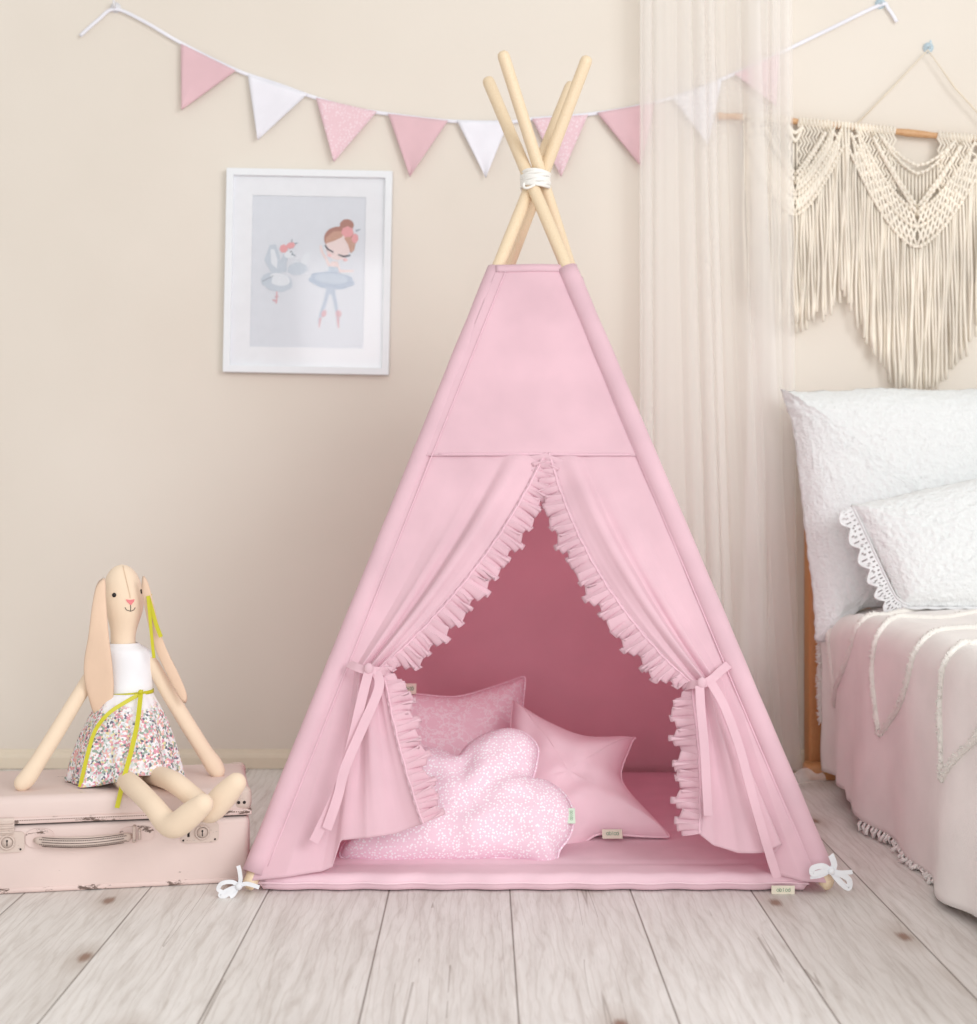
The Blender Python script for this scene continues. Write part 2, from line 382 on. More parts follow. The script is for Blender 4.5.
# ------------------------------------------------------------------ play tent
FY, FK = 2.65, .389            # front panel plane Y = FY + FK z
BY, BK = 3.68, -.381
bases = {'fl': Vector((-.407, 2.65, 0)), 'fr': Vector((.603, 2.65, 0)), 'bl': Vector((-.40, 3.68, 0)), 'br': Vector((.60, 3.68, 0))}
X0 = Vector((.105, 3.17, 1.337))
tops = {}; real = {}
tent = thing('play_tent', 'pink fabric teepee play tent with ruffled tied-back door flaps and wooden poles', 'play tent', (.1, 3.165, 0))
yoff = {'fl': .010, 'fr': -.016, 'bl': .030, 'br': .002}
topx = {'fl': (572, 83, 1.165), 'fr': (487, 78, 1.176), 'bl': (588, 56, 1.18), 'br': (502, 51, 1.18)}
def pole_pt(k, s):
    b = bases[k]; t = tops[k]; return b.lerp(t, s / topx[k][2])
for k in bases:
    b = bases[k]; s = topx[k][2]
    Yt = b.y + s * (X0.y - b.y)
    tops[k] = at(topx[k][0], topx[k][1], Yt); real[k] = at(topx[k][0], topx[k][1], Yt + yoff[k])
for k in ('bl', 'br', 'fl', 'fr'):
    r = .0125 if k[0] == 'b' else .013
    b, t = bases[k], real[k]; d = (t - b).normalized()
    pts = [b + Vector((0, 0, .012)) - d * 0.0, b + d * .006 + Vector((0, 0, .008)), b + d * .02, t - d * .012, t - d * .004, t]
    MB().tube(pts, [r * .55, r * .92, r, r, r * .85, r * .4], 16).build('tent_pole', PINE, tent)
# binding cord wraps
mbw = MB()
for i in range(8):
    zz = 1.322 + i * .0040; pts = []
    for k in range(33):
        a = 2 * PI * k / 32
        pts.append(Vector((.1105 + .0285 * math.cos(a) * (1 + .02 * math.sin(3 * a + i)), 3.172 + .036 * math.sin(a), zz + .002 * math.sin(a * 2 + i * 1.7))))
    mbw.tube(pts, .0036, 6, caps=False)
mbw.tube(spline([(.086, 3.145, 1.325), (.086, 3.14, 1.316), (.094, 3.136, 1.314), (.108, 3.135, 1.320)], 5), .003, 6)
mbw.build('pole_binding', cloth('white_rope', (244, 242, 238)), tent)

ZT = 1.139
def pz(k, z):                   # point of pole k at height z (ideal pole axis)
    b = bases[k]; t = tops[k]; return b.lerp(t, (z - b.z) / (t.z - b.z))
def pzr(k, z):
    b = bases[k]; t = real[k]; return b.lerp(t, (z - b.z) / (t.z - b.z))
def wob(p, a=.004, f=5, sd=0): return a * noise.noise(Vector((p.x * f + sd, p.z * f, p.y * f)))
# back and side panels
def panel(name, ka, kb, out, zt=ZT, z0=.012, mat=PINK_IN, sag=.012):
    def fn(u, v):
        z = lerp(zt, z0, v); a = pz(ka, z); b = pz(kb, z); p = a.lerp(b, u)
        s = -sag * math.sin(PI * u) * math.sin(PI * min(1, v * 1.1)) + wob(p, .006, 4, len(name))
        return p + out * s
    return solid(MB().grid(fn, 30, 40).build(name, mat, tent), .0012)
panel('back_panel', 'bl', 'br', Vector((0, .93, .36)))
panel('side_panel', 'fl', 'bl', Vector((-.93, 0, .36)), sag=.008)
panel('side_panel', 'fr', 'br', Vector((.93, 0, .36)), sag=.008)
ZS = .7570                      # cross seam height
fn_out = Vector((0, -1, FK)).normalized(); fn_dsp = Vector((0, -1, .13)).normalized()
def front(u, v):
    z = lerp(ZT, ZS, v); a = pz('fl', z); b = pz('fr', z); p = a.lerp(b, u)
    s = .012 + wob(p, .006, 6, 2) * math.sin(PI * u) + .0022 * math.sin(PI * u) * math.sin(v * 9 + u * 4) * .5
    return p + fn_out * s
solid(MB().grid(front, 50, 40).build('front_panel', PINK, tent), .0012)
# hems and seams on the front panel
def strip(name, pts, w, nrm, mat, parent, th=.0012, up=None):
    def fn(u, v):
        i = u * (len(pts) - 1); j = min(int(i), len(pts) - 2); p = pts[j].lerp(pts[j + 1], i - j)
        t = (pts[min(j + 1, len(pts) - 1)] - pts[max(j - 1, 0)]).normalized(); s = t.cross(nrm).normalized()
        return p + s * (v - .5) * w
    return solid(MB().grid(fn, len(pts) - 1, 2).build(name, mat, parent), th)
strip('cross_seam', [front(u / 40, .992) + fn_out * .0008 for u in range(3, 38)], .003, fn_out, PINK_TH, tent, .0008)
strip('top_hem', [front(u / 20, .008) + fn_out * .0018 for u in range(0, 21)], .016, fn_out, PINK, tent, .002)
# sleeves round the poles
for k in bases:
    zt = ZT + .002; pts = []; rr = []
    for i in range(46):
        s = i / 45; z = lerp(.03, zt, s); p = pzr(k, z); pts.append(p)
        rr.append((.0195 if k[0] == 'f' else .0185) + .0012 * noise.noise(Vector((z * 14, len(k), 3))) + (0.0015 * (1 - s)))
    o = MB().tube(pts, rr, 20, caps=False, flat=.92).build('pole_sleeve', PINK, tent); solid(o, .001)
    if k[0] == 'f':
        sg = 1 if k == 'fl' else -1
        q = [pz(k, lerp(.04, ZT, i / 30)) + Vector((sg * .021, 0, 0)) + fn_out * .0138 for i in range(31)]
        strip('stitch_line', q, .0022, fn_out, PINK_TH, tent, .0012)

def front_px(px, py, off=0): return on(px, py, FY, FK, 0) + fn_dsp * off
def polx(k, py):
    a = (CY - py) / F; z = (CAMZ + FY * a) / (1 - FK * a); p = pz(k, z)
    return CX + p.x * F / p.y
def bez(a, b, c, t): return tuple(a[i] * (1 - t) ** 2 + 2 * b[i] * t * (1 - t) + c[i] * t * t for i in range(2))
def piecewise(P, u):
    for i in range(len(P) - 1):
        if u <= P[i + 1][0] or i == len(P) - 2:
            t = (u - P[i][0]) / (P[i + 1][0] - P[i][0]); t = max(0, min(1, t)); return tuple(lerp(P[i][j], P[i + 1][j], t) for j in range(1, len(P[i])))
VT = .46                        # v of the tie
def make_flap(side):
    L = side == 'left'; k = 'fl' if L else 'fr'
    if L:
        gy = 666; G = [(0, polx(k, gy), gy, .010), (.42, 356, gy + 2, .008), (.55, 361, gy + 3, .022), (.64, 366, gy + 4, .008), (.74, 369, gy + 4, .028), (.84, 375, gy + 4, .012), (.93, 379, gy + 3, .026), (1, 384, gy + 1, .018)]
        B = [(0, polx(k, 880), 880, .010), (.2, 286, 876, .016), (.42, 322, 871, .006), (.5, 333, 866, .010), (.56, 342, 839, .018), (.7, 368, 836, .034), (.85, 398, 832, .022), (1, 424, 822, .030)]
        T1 = (545, 459); sag = 27; bow = 5
    else:
        gy = 684; G = [(0, polx(k, gy), gy, .010), (.42, 722, gy - 3, .008), (.55, 715, gy, .022), (.64, 709, gy, .008), (.74, 705, gy, .030), (.84, 699, gy, .012), (.93, 694, gy, .026), (1, 688, gy - 1, .018)]
        B = [(0, polx(k, 882), 882, .010), (.2, 800, 880, .016), (.42, 770, 872, .004), (.5, 766, 860, .006), (.56, 779, 842, .030), (.66, 762, 850, .042), (.8, 735, 851, .030), (.92, 710, 843, .040), (1, 696, 832, .030)]
        T1 = (549, 459); sag = -38; bow = -16
    def fn(u, v):
        uu = u
        g = piecewise(G, uu); bt = piecewise(B, uu)
        x0 = polx(k, 457) ; tp = (lerp(x0, T1[0], uu), lerp(452, T1[1] - 5, uu))
        if v <= VT:
            t = v / VT
            sgd = sag * uu ** 2
            mid = ((tp[0] + g[0]) / 2 + sgd, (tp[1] + g[1]) / 2 + abs(sgd) * .4)
            x, y = bez(tp, mid, g[:2], t)
            if u < .001: x = polx(k, y)
            f = t ** 1.3
            roll = .030 * math.exp(-((uu - .80) / .10) ** 2) * (t ** .35) + .014 * math.exp(-((uu - .60) / .06) ** 2) * f - .010 * math.exp(-((uu - .69) / .035) ** 2) * t ** .6
            fold = lerp(0, g[2] - .010, f) + roll * (1 - t ** 4)
            off = .0085 + .004 * min(1, t * 4) + fold
        else:
            t = (v - VT) / (1 - VT)
            mid = (lerp(g[0], bt[0], .38) - bow * uu * .6, lerp(g[1], bt[1], .5))
            x, y = bez(g[:2], mid, bt[:2], t)
            if u < .001: x = polx(k, y)
            ph = uu * 26 + (0 if L else 1)
            w = math.sin(PI * min(1, t * 1.2 + .1)) * .3 + t
            off = .002 + lerp(g[2], bt[2], t ** .6) + .008 * math.sin(ph) * w * (uu > .45) * min(1, (uu - .45) * 6) * (1 - .4 * t)
        p = front_px(x, y, 0)
        n = noise.noise(Vector((p.x * 16, p.z * 11, 4 if L else 9)))
        return p + fn_dsp * (off + .0045 * n * min(1, uu * 3))
    o = MB().grid(fn, 90, 110).build('door_flap', PINK, tent); sub(solid(o, .0012), 0)
    # inner door edge -> ruffle
    E0 = [fn(1, i / 960) for i in range(961)]; cum = [0]
    for i in range(960): cum.append(cum[-1] + (E0[i + 1] - E0[i]).length)
    E = []; j = 0
    for i in range(241):
        d = cum[-1] * i / 240
        while j < 959 and cum[j + 1] < d: j += 1
        E.append(E0[j].lerp(E0[j + 1], (d - cum[j]) / max(cum[j + 1] - cum[j], 1e-9)))
    UT = cum[int(VT * 960)] / cum[-1]
    sgn = 1 if L else -1
    rnd = random.Random(5 if L else 11)
    phs = [0]
    for i in range(1, 1201): phs.append(phs[-1] + (1 + .75 * noise.noise(Vector((i * .021, 3, sgn)))) )
    tot = sum((E[i + 1] - E[i]).length for i in range(240)); npl = tot / .0185
    def rf(u, w):
        x = u * 240; i = min(int(x), 239); p = E[i].lerp(E[i + 1], x - i)
        t = (E[min(i + 3, 240)] - E[max(i - 3, 0)]).normalized()
        s = fn_out.cross(t).normalized() * (1)
        if s.x * sgn < 0 : s = -s
        tie = min(1, abs(u - UT) / .06); wd = .043 * (.35 + .65 * tie) * (1 + .10 * math.sin(u * 90))
        if u > .97: wd *= lerp(1, .8, (u - .97) / .03)
        ph = phs[int(u * 1200)] / phs[-1] * npl * 2 * PI + 1.0 * w
        wd *= 1 + .10 * math.sin(ph * .5 + 2) * w
        am = .0088 * (w ** .8) * (.5 + .5 * tie) * (1 + .5 * noise.noise(Vector((u * 60, w, 2))))
        zz = am * math.sin(ph) + .003 * w * math.sin(ph * .37)
        tt = .0050 * w * math.sin(ph * 2 + .8) + .003 * w * w * math.sin(ph * .31)
        curl = -.010 * w * w
        return p + s * (wd * w - .004 + .0035 * w * math.sin(ph * .5 + 1)) + fn_out * (zz + .003 + curl) + t * tt
    o2 = MB().grid(rf, 1200, 9).build('ruffle', PINK, o); solid(o2, .0008)
    st = [rf(i / 240, .10) + fn_out * .001 for i in range(241)]
    strip('gather_seam', st, .0035, fn_out, PINK_TH, o, .0008)
    # tie band + knot + tails
    def ribbon(pts, w, nrm=fn_out, tw=0):
        P = spline(pts, 10); n = len(P)
        def f(u, v):
            i = min(int(u * (n - 1)), n - 2); p = P[i].lerp(P[i + 1], u * (n - 1) - i)
            t = (P[i + 1] - P[max(i - 1, 0)]).normalized(); s = t.cross(nrm).normalized()
            s = s * math.cos(tw * u) + nrm * math.sin(tw * u)
            return p + s * (v - .5) * w
        return MB().grid(f, (n - 1), 3)
    if L:
        band = [(350, 664, .03), (357, 667, .045), (366, 670, .052), (376, 671, .052), (385, 672, .035), (388, 676, .01)]
        tails = [[(371, 672, .056), (364, 700, .058), (355, 740, .060), (346, 775, .062), (333, 806, .058), (317, 839, .052)],
                 [(378, 672, .05), (381, 688, .056), (366, 725, .066), (349, 765, .070), (341, 795, .066), (330, 826, .058)]]
        wt = .017
    else:
        band = [(727, 665, .02), (718, 671, .035), (708, 679, .052), (698, 684, .055), (688, 685, .04), (684, 688, .01)]
        tails = [[(695, 686, .060), (696, 710, .064), (699, 745, .066), (701, 780, .064), (703, 813, .062)],
                 [(706, 682, .056), (719, 706, .062), (733, 745, .066), (745, 790, .068), (758, 835, .066), (771, 874, .056)]]
        wt = .016
    tb = MB(); P = [front_px(*q) for q in band]
    q = ribbon(P, .015); tb.add(q.v, q.f)
    kn = front_px(*( (371, 669, .058) if L else (697, 683, .061)))
    tb.ball(kn, .0082, sc=(.95, .55, 1.15), n=14)
    tie = tb.build('tie_band', PINK, tent); solid(tie, .0016); edge_smooth(tie)
    for tl in tails:
        q = ribbon([front_px(*a) for a in tl], wt, tw=.25); t_ = q.build('tie_tail', PINK, tie); solid(t_, .0014); edge_smooth(t_)
make_flap('left'); make_flap('right')

# corner bows of white tape
def bow(px, py, Y, s, seed):
    mb = MB(); r = random.Random(seed); c = at(px, py, Y)
    def rib(pts, w=.009):
        P = spline([c + Vector((a * s, b, d)) for a, b, d in pts], 7); n = len(P)
        def f(u, v):
            i = min(int(u * (n - 1)), n - 2); p = P[i].lerp(P[i + 1], u * (n - 1) - i)
            t = (P[i + 1] - P[max(i - 1, 0)]).normalized(); q = t.cross(Vector((0, -1, .2))).normalized()
            return p + q * (v - .5) * w
        mb.grid(f, n - 1, 2)
    mb.ball(c + Vector((0, -.004, 0)), .0075, n=10)
    if seed == 1:
        rib([(0, 0, 0), (.014, -.005, .010), (.036, -.008, .008), (.044, -.006, -.006), (.028, -.006, -.012), (0, -.002, 0)])
        rib([(0, 0, 0), (.012, -.006, -.008), (.030, -.010, -.020), (.040, -.008, -.017), (.02, -.004, -.006), (0, 0, 0)])
        rib([(0, 0, 0), (-.004, -.004, .016), (-.002, -.006, .036), (.001, -.006, .046)])
        rib([(0, 0, 0), (-.018, -.004, .006), (-.045, -.004, -.002)])
        rib([(.002, 0, 0), (.010, -.006, -.016), (.018, -.010, -.022)])
    else:
        rib([(0, 0, 0), (-.018, -.006, .012), (-.040, -.008, .008), (-.040, -.008, -.004), (-.018, -.006, .0), (0, 0, 0)], .012)
        rib([(0, 0, 0), (.016, -.006, -.004), (.036, -.008, -.016), (.036, -.008, -.034), (.020, -.008, -.024), (0, 0, 0)], .012)
        rib([(0, 0, 0), (.006, -.004, .014), (.000, -.006, .032), (-.002, -.006, .036)], .013)
        rib([(0, 0, 0), (.02, -.006, -.002), (.044, -.008, .0)])
        rib([(0, 0, 0), (-.022, -.004, -.010), (-.045, -.002, -.014)], .006)
    for i, p in enumerate(mb.v): mb.v[i] = c + (p - c) * (.78 if seed == 1 else .80)
    o = mb.build('corner_bow', WHITE, tent); solid(o, .0009); edge_smooth(o)
bow(239, 886, 2.624, -1, 1)
bow(831, 871, 2.620, 1, 2)

# ------------------------------------------------------------------ quilted floor mat
matt = thing('floor_mat', 'pink quilted floor mat spread inside the play tent', 'floor mat', (.09, 3.15, 0))
def mtop(u, v, top=True):
    Y = lerp(2.652, 3.62, v); 
    xl = lerp(-.388, -.375, v); xr = lerp(.565, .575, v); X = lerp(xl, xr, u)
    e = min(u * .95, (1 - u) * .95, v * .97, (1 - v) * .97)
    rnd_ = math.sqrt(max(0, 1 - (1 - min(1, e / .014)) ** 2))
    q = 1.0
    for line in (2.737, 3.0, 3.3):
        d = abs(Y - line); q -= .30 * math.exp(-(d / .012) ** 2)
    h = .0165 + (.0150 * rnd_ * q if top else -.0145 * rnd_)
    h += (.0010 * noise.noise(Vector((X * 30, Y * 30, 1)))) if top else 0
    return Vector((X, Y - (.003 * math.sin(X * 70) * (v < .02)), h))
mb = MB(); mb.grid(lambda u, v: mtop(1 - (1 - u), v ** 1.4), 120, 90); mb.grid(lambda u, v: mtop(u, v ** 1.4, False), 120, 90)
q = mb.build('quilt', PINK_MAT, matt, weld=True)
MB().tube([mtop(i / 60, 0) + Vector((0, -.0005, 0)) for i in range(61)], .0022, 8).build('piping', cloth('pale_pink_piping', (238, 206, 216)), matt)
def care_tag(parent, c, ux, uy, w, h, marks=True, base=CREAM_TAG, ink=GREEN):
    n = ux.cross(uy).normalized()
    if n.y > 0: n = -n
    f3 = lambda x, y, d: c + ux * x + uy * y + n * d
    t = plate([(-w / 2, -h / 2), (w / 2, -h / 2), (w / 2, h / 2), (-w / 2, h / 2)], .0012, f3).build('fabric_tag', base, parent, False)
    if marks:
        mb = MB()
        for gx, kinds in ((-.17, 'obi'), (.2, 'oa')):
            x = gx * w - .06 * w
            for ch in kinds:
                if ch in 'ob a':
                    for a in range(8):
                        a0, a1 = a * PI / 4, (a + 1) * PI / 4; R, r = .12 * h * 1.3, .07 * h * 1.3
                        mb.add([f3(x + math.cos(k) * rr, math.sin(k) * rr * 1.2, .0016) for k, rr in ((a0, R), (a1, R), (a1, r), (a0, r))], [(0, 1, 2, 3)])
                if ch in 'bia':
                    mb.add([f3(x + dx + .09 * w * (ch == 'i') * 0 + (-.045 if ch == 'b' else .045 if ch == 'a' else 0) * w * .8, dy, .0016) for dx, dy in ((-.012 * w, -.16 * h), (.012 * w, -.16 * h), (.012 * w, .26 * h), (-.012 * w, .26 * h))], [(0, 1, 2, 3)])
                x += .12 * w
        mb.build('tag_lettering', ink, t, False)
    return t
ex = Vector((1, 0, 0)); ez = Vector((0, 0, 1))
care_tag(matt, at(783, 890, 2.644), ex, ez, .040, .0155)

# ------------------------------------------------------------------ cushions
def cushion(name, label, pts_px, cpx, plane, T, D, mat, n=6, closed=True, wr=.3, sd=1, rings=16, edge_mat=None, cat='cushion'):
    y0, k = plane
    n3 = Vector((0, -1, k)).normalized(); upv = Vector((0, k, 1)).normalized()
    o3 = on(cpx[0], cpx[1], y0, k)
    def to2(p): d = on(p[0], p[1], y0, k) - o3; return Vector((d.x, d.dot(upv)))
    P = spline_closed([to2(p).to_3d() for p in pts_px], n); out = [Vector((p.x, p.y)) for p in P]
    t = thing(name, label, cat, (o3.x, o3.y, max(.031, min(on(p[0], p[1], y0, k).z for p in pts_px))))
    f3 = lambda x, y, h: o3 + ex * x + upv * y + n3 * h
    ob = stuffed(out, Vector((0, 0)), 0, f3, T, D, rings, wr=wr, sd=sd, relax=3).build('cover', mat, t, weld=True)
    sm = MB(); ring = [f3(p.x, p.y, 0) for p in out]; ring.append(ring[0]); sm.tube(ring, .0022, 6, caps=False, flat=1); sm.build('seam', edge_mat or mat, t)
    return t, f3, to2, n3, upv
# rectangular printed cushion
rp = [(362, 703), (385, 696), (412, 694), (455, 697), (490, 688), (515, 679.5), (524, 677), (525, 684), (523, 705), (520, 740), (521, 790), (525, 834), (518, 838), (480, 832), (420, 832), (372, 840), (362, 836), (366, 790), (366, 740)]
t, f3, to2, n3, upv = cushion('printed_cushion', 'rectangular pink cushion with white garden print, at the back behind the cloud', rp, (443, 765), (3.12, .55), .052, .14, TOILE, 4, wr=.15, sd=2)
care_tag(t, on(408, 690, 3.12, .55, .006), ex, upv, .036, .024, ink=GREEN)
# star cushion
sp = [(513, 703), (516, 704), (545, 722), (585, 738), (632, 738), (632, 742), (621, 772), (627, 790), (650, 815), (668, 834), (664, 837), (636, 836), (600, 834), (580, 846), (556, 862), (545, 862), (528, 845), (512, 828), (490, 822), (462, 815), (460, 810), (485, 788), (508, 768), (512, 745), (511, 725)]
t, f3, to2, n3, upv = cushion('star_cushion', 'plain pink five-pointed star cushion behind the dotted cloud cushion', sp, (568, 785), (2.875, 1.0), .050, .085, PINK_STAR, 4, wr=.25, sd=5, rings=20)
care_tag(t, on(612, 836.5, 2.865, 1.0, .008), ex, upv, .038, .020)
# cloud cushion
cp = [(345, 859), (341, 850), (350, 838), (368, 822), (380, 800), (398, 775), (412, 752), (432, 748), (448, 754), (458, 757), (468, 745), (486, 734), (508, 729), (526, 734), (538, 748), (536, 768), (534, 780), (548, 782), (566, 796), (574, 816), (570, 836), (560, 850), (556, 862), (545, 866), (525, 861), (500, 858), (470, 861), (430, 861), (385, 863)]
t, f3, to2, n3, upv = cushion('cloud_cushion', 'pale pink cloud-shaped cushion covered in small white dots', cp, (468, 808), (2.745, .80), .052, .075, DOTS, 5, wr=.3, sd=8, rings=20)
care_tag(t, on(571, 819, 2.735, .80, .012), Vector((0, .6, .8)).normalized() * 1, Vector((1, 0, 0)), .030, .014, ink=GREEN, base=cloth('pale_green_tag', (206, 222, 204)))

# ------------------------------------------------------------------ suitcase
ang = math.atan2(.083, .417); c0 = Vector((-.412, 2.722, 0))          # front right bottom corner
Lx, Dp, Hh = .60, .262, .168; ca, sa = math.cos(ang), math.sin(ang)
cs = c0 + Vector((-ca * Lx / 2 - sa * Dp / 2, -sa * Lx / 2 + ca * Dp / 2, 0))
suit = thing('suitcase', 'worn pale pink painted vintage suitcase lying flat under the doll', 'suitcase', cs, ang)
SM = Matrix.Translation(cs) @ Matrix.Rotation(ang, 4, 'Z')
def sloc(px, py, off=0):          # pixel on front face -> suitcase-local point
    d = Vector(((px - CX) / F, 1, (CY - py) / F)); o = Vector((0, 0, CAMZ)); n = Vector((sa, -ca, 0))
    t = (c0 - o).dot(n) / d.dot(n); p = o + d * t
    q = SM.inverted() @ p; q.y = -Dp / 2 - off; return q
def sbuild(mb, name, mats, parent=suit, smooth=True, weld=False):
    for i, p in enumerate(mb.v): mb.v[i] = SM @ p
    return mb.build(name, mats, parent, smooth, weld)
hx, hy = Lx / 2, Dp / 2
o = sbuild(MB().box((-hx, -hy, 0), (hx, hy, .119), bev=.012, seg=4), 'body', SUIT); edge_smooth(o, 50)
lid = sbuild(MB().box((-hx - .001, -hy - .001, .1205), (hx + .001, hy + .001, Hh), bev=.014, seg=5), 'lid', SUIT); edge_smooth(o, 50)
# stitched trim round lid lip
tr = MB().box((-hx - .003, -hy - .004, .1205), (hx + .003, hy + .003, .131), bev=.002); sbuild(tr, 'lid_trim', SUIT_EDGE, lid)
st = MB()
for i in range(150):
    x = lerp(-hx + .008, hx - .008, i / 149); st.box((x - .0011, -hy - .0048, .1265), (x + .0011, -hy - .0038, .1278))
sbuild(st, 'stitching', plain('brown_thread', (128, 104, 94), .8), lid, False)
sbuild(MB().box((-hx + .006, -hy - .0006, .1188), (hx - .006, hy - .004, .1208)), 'seam_gap', DARK, smooth=False)
# scuffs along bottom front edge
sbuild(MB().box((-hx - .001, -hy - .0012, .0005), (hx + .001, hy + .001, .011), bev=.004, seg=3), 'bottom_edging', SUIT_EDGE)
# corner guards
for sx in (-1, 1):
    for sy in (-1, 1):
        for z0, z1 in ((.128, Hh + .0015), (.0, .034)):
            x0, x1 = sorted((sx * (hx - .030), sx * (hx + .003))); y0_, y1_ = sorted((sy * (hy - .030), sy * (hy + .0035)))
            g = MB().box((x0, y0_, z0), (x1, y1_, z1), bev=.012 if z0 else .010, seg=4)
            if z0 == 0: continue
            sbuild(g, 'corner_guard', METAL, lid)
            [sbuild(MB().ball((sx * (hx - q_), sy * (hy + .0035), .143), .0030, n=8), 'rivet', DARK, lid) for q_ in (.020, .010)]
# handle: padded leather grip with end plates
def roundplate(cx, cz, rx, rz, th, n=24, square=2.6):
    pts = []
    for i in range(n):
        a = 2 * PI * i / n; c_, s_ = math.cos(a), math.sin(a)
        pts.append((cx + rx * math.copysign(abs(c_) ** (2 / square), c_), cz + rz * math.copysign(abs(s_) ** (2 / square), s_)))
    return plate(pts, th, lambda x, z, d: Vector((x, -hy - d, z)))
hl = sloc(35, 838); hr = sloc(132, 834); hz = (hl.z + hr.z) / 2
pl_ = roundplate(hl.x + .008, hz, .024, .017, .003); pr_ = roundplate(hr.x + .008, hz, .030, .014, .003)
pts = []
for i in range(25):
    s = i / 24; x = lerp(hl.x, hr.x, s); pts.append(Vector((x, -hy - .006 - .016 * math.sin(PI * s) ** .5, hz - .004 * math.sin(PI * s) - .002)))
rr = [.004 + .0060 * math.sin(PI * min(1, max(0, i / 24))) ** .35 for i in range(25)]
hd = sbuild(MB().tube(pts, rr, 12, flat=.7), 'handle', METAL)
sbuild(pl_, 'handle_plate', SUIT_EDGE, hd, False); sbuild(pr_, 'handle_plate', SUIT_EDGE, hd, False)
stt = MB()
for i in range(48):
    s = .06 + .88 * i / 47; p = sample(pts, s)
    for dz in (.0045, -.0045): stt.box((p.x - .0009, p.y - .0078, p.z + dz - .0007), (p.x + .0009, p.y - .0062, p.z + dz + .0007))
for dz in (.0075, 0, -.0075): stt.tube([sample(pts, .08 + .84 * i / 12) + Vector((0, -.0052 if dz else -.0072, dz)) for i in range(13)], .0007, 5)
sbuild(stt, 'handle_stitching', plain('dark_thread', (104, 88, 84), .8), hd, False)
lp = MB(); x = hr.x + .004
lp.tube([Vector((x, -hy - .002, hz + .014)), Vector((x, -hy - .012, hz + .013)), Vector((x, -hy - .014, hz)), Vector((x, -hy - .012, hz - .011)), Vector((x, -hy - .002, hz - .012))], .0028, 8)
lp.tube([Vector((x + .009, -hy - .002, hz + .009)), Vector((x + .009, -hy - .010, hz + .008)), Vector((x + .009, -hy - .010, hz - .008)), Vector((x + .009, -hy - .002, hz - .009))], .0022, 8)
sbuild(lp, 'handle_loop', METAL, hd)
# latches
for px, py in ((200, 832), (5, 842)):
    c = sloc(px, py)
    a = roundplate(c.x, c.z, .033, .018, .0035, square=6); base = sbuild(a, 'latch', METAL, suit, False)
    kx = c.x + .004
    rim = MB(); rim.tube([Vector((kx + .0115 * math.cos(2 * PI * i / 24), -hy - .0055, c.z + .0115 * math.sin(2 * PI * i / 24))) for i in range(25)], .0018, 6, caps=False)
    rim.tube([Vector((kx, -hy - .003, c.z)), Vector((kx, -hy - .0065, c.z))], .0085, 18)
    sbuild(rim, 'lock_barrel', METAL, base)
    hole = MB().box((kx - .0008, -hy - .0072, c.z - .006), (kx + .0008, -hy - .006, c.z + .003)).ball((kx, -hy - .0066, c.z + .003), .0019, n=8)
    sbuild(MB().box((kx - .026, -hy - .0042, c.z - .007), (kx - .022, -hy - .0030, c.z + .009)), 'slot', DARK, base)
    for dx in (-.029, .026): sbuild(MB().ball((c.x + dx, -hy - .0035, c.z - .013), .0019, n=8), 'rivet', DARK, base)
    sbuild(hole, 'keyhole', DARK, base)
    if px > 100: continue
    hs = MB().box((c.x - .020, -hy - .006, c.z + .012), (c.x + .016, -hy - .0005, c.z + .042), bev=.003)
    for dz in (.018, .026, .034): hs.tube([Vector((c.x - .018, -hy - .007, c.z + dz)), Vector((c.x + .014, -hy - .007, c.z + dz))], .0022, 6)
    sbuild(hs, 'hasp', METAL, base)

# ------------------------------------------------------------------ rabbit doll
doll = thing('rabbit_doll', 'long-eared cream cloth rabbit doll in floral skirt sitting on the pink suitcase', 'doll', tuple(at(125, 780, 2.80).xy) + (Hh,))
BYD = 2.80; KS = BYD / F
secs = [(122, 564.5, 1, .9), (122, 566.5, 7, .95), (122, 572, 13, .95), (122.5, 581, 17.5, .95), (123, 592, 19.8, .95), (123.5, 602, 20, .95), (124, 612, 18.2, .95), (124, 622, 15, .9), (123.5, 631, 12.8, .9), (123, 640, 12.2, .85), (124, 646, 13, .8), (127, 652, 18, .75), (129, 662, 21.5, .75), (129, 680, 21.5, .78), (129, 700, 21, .8), (128, 730, 26, .9), (128, 755, 30, .9), (128, 770, 30, .9), (128, 778, 26, .9), (128, 779, 10, .9)]
SS = spline([Vector((a, b, c)) for a, b, c, d in secs], 3)
def dsec(SS, dep, y=BYD, pw=1.0):
    def fn(u, v):
        s = SS[min(int(round(v * (len(SS) - 1))), len(SS) - 1)]; a = 2 * PI * u
        c = at(s.x, s.y, y); r = s.z * KS
        return c + Vector((math.cos(a) * r, -math.sin(a) * r * dep, 0))
    return fn
bd = MB().grid(dsec(SS, .92), 32, len(SS) - 1, closeu=True); bd.f.append(tuple(range(32))); bd.m.append(0); body = bd.build('body', SKIN, doll)
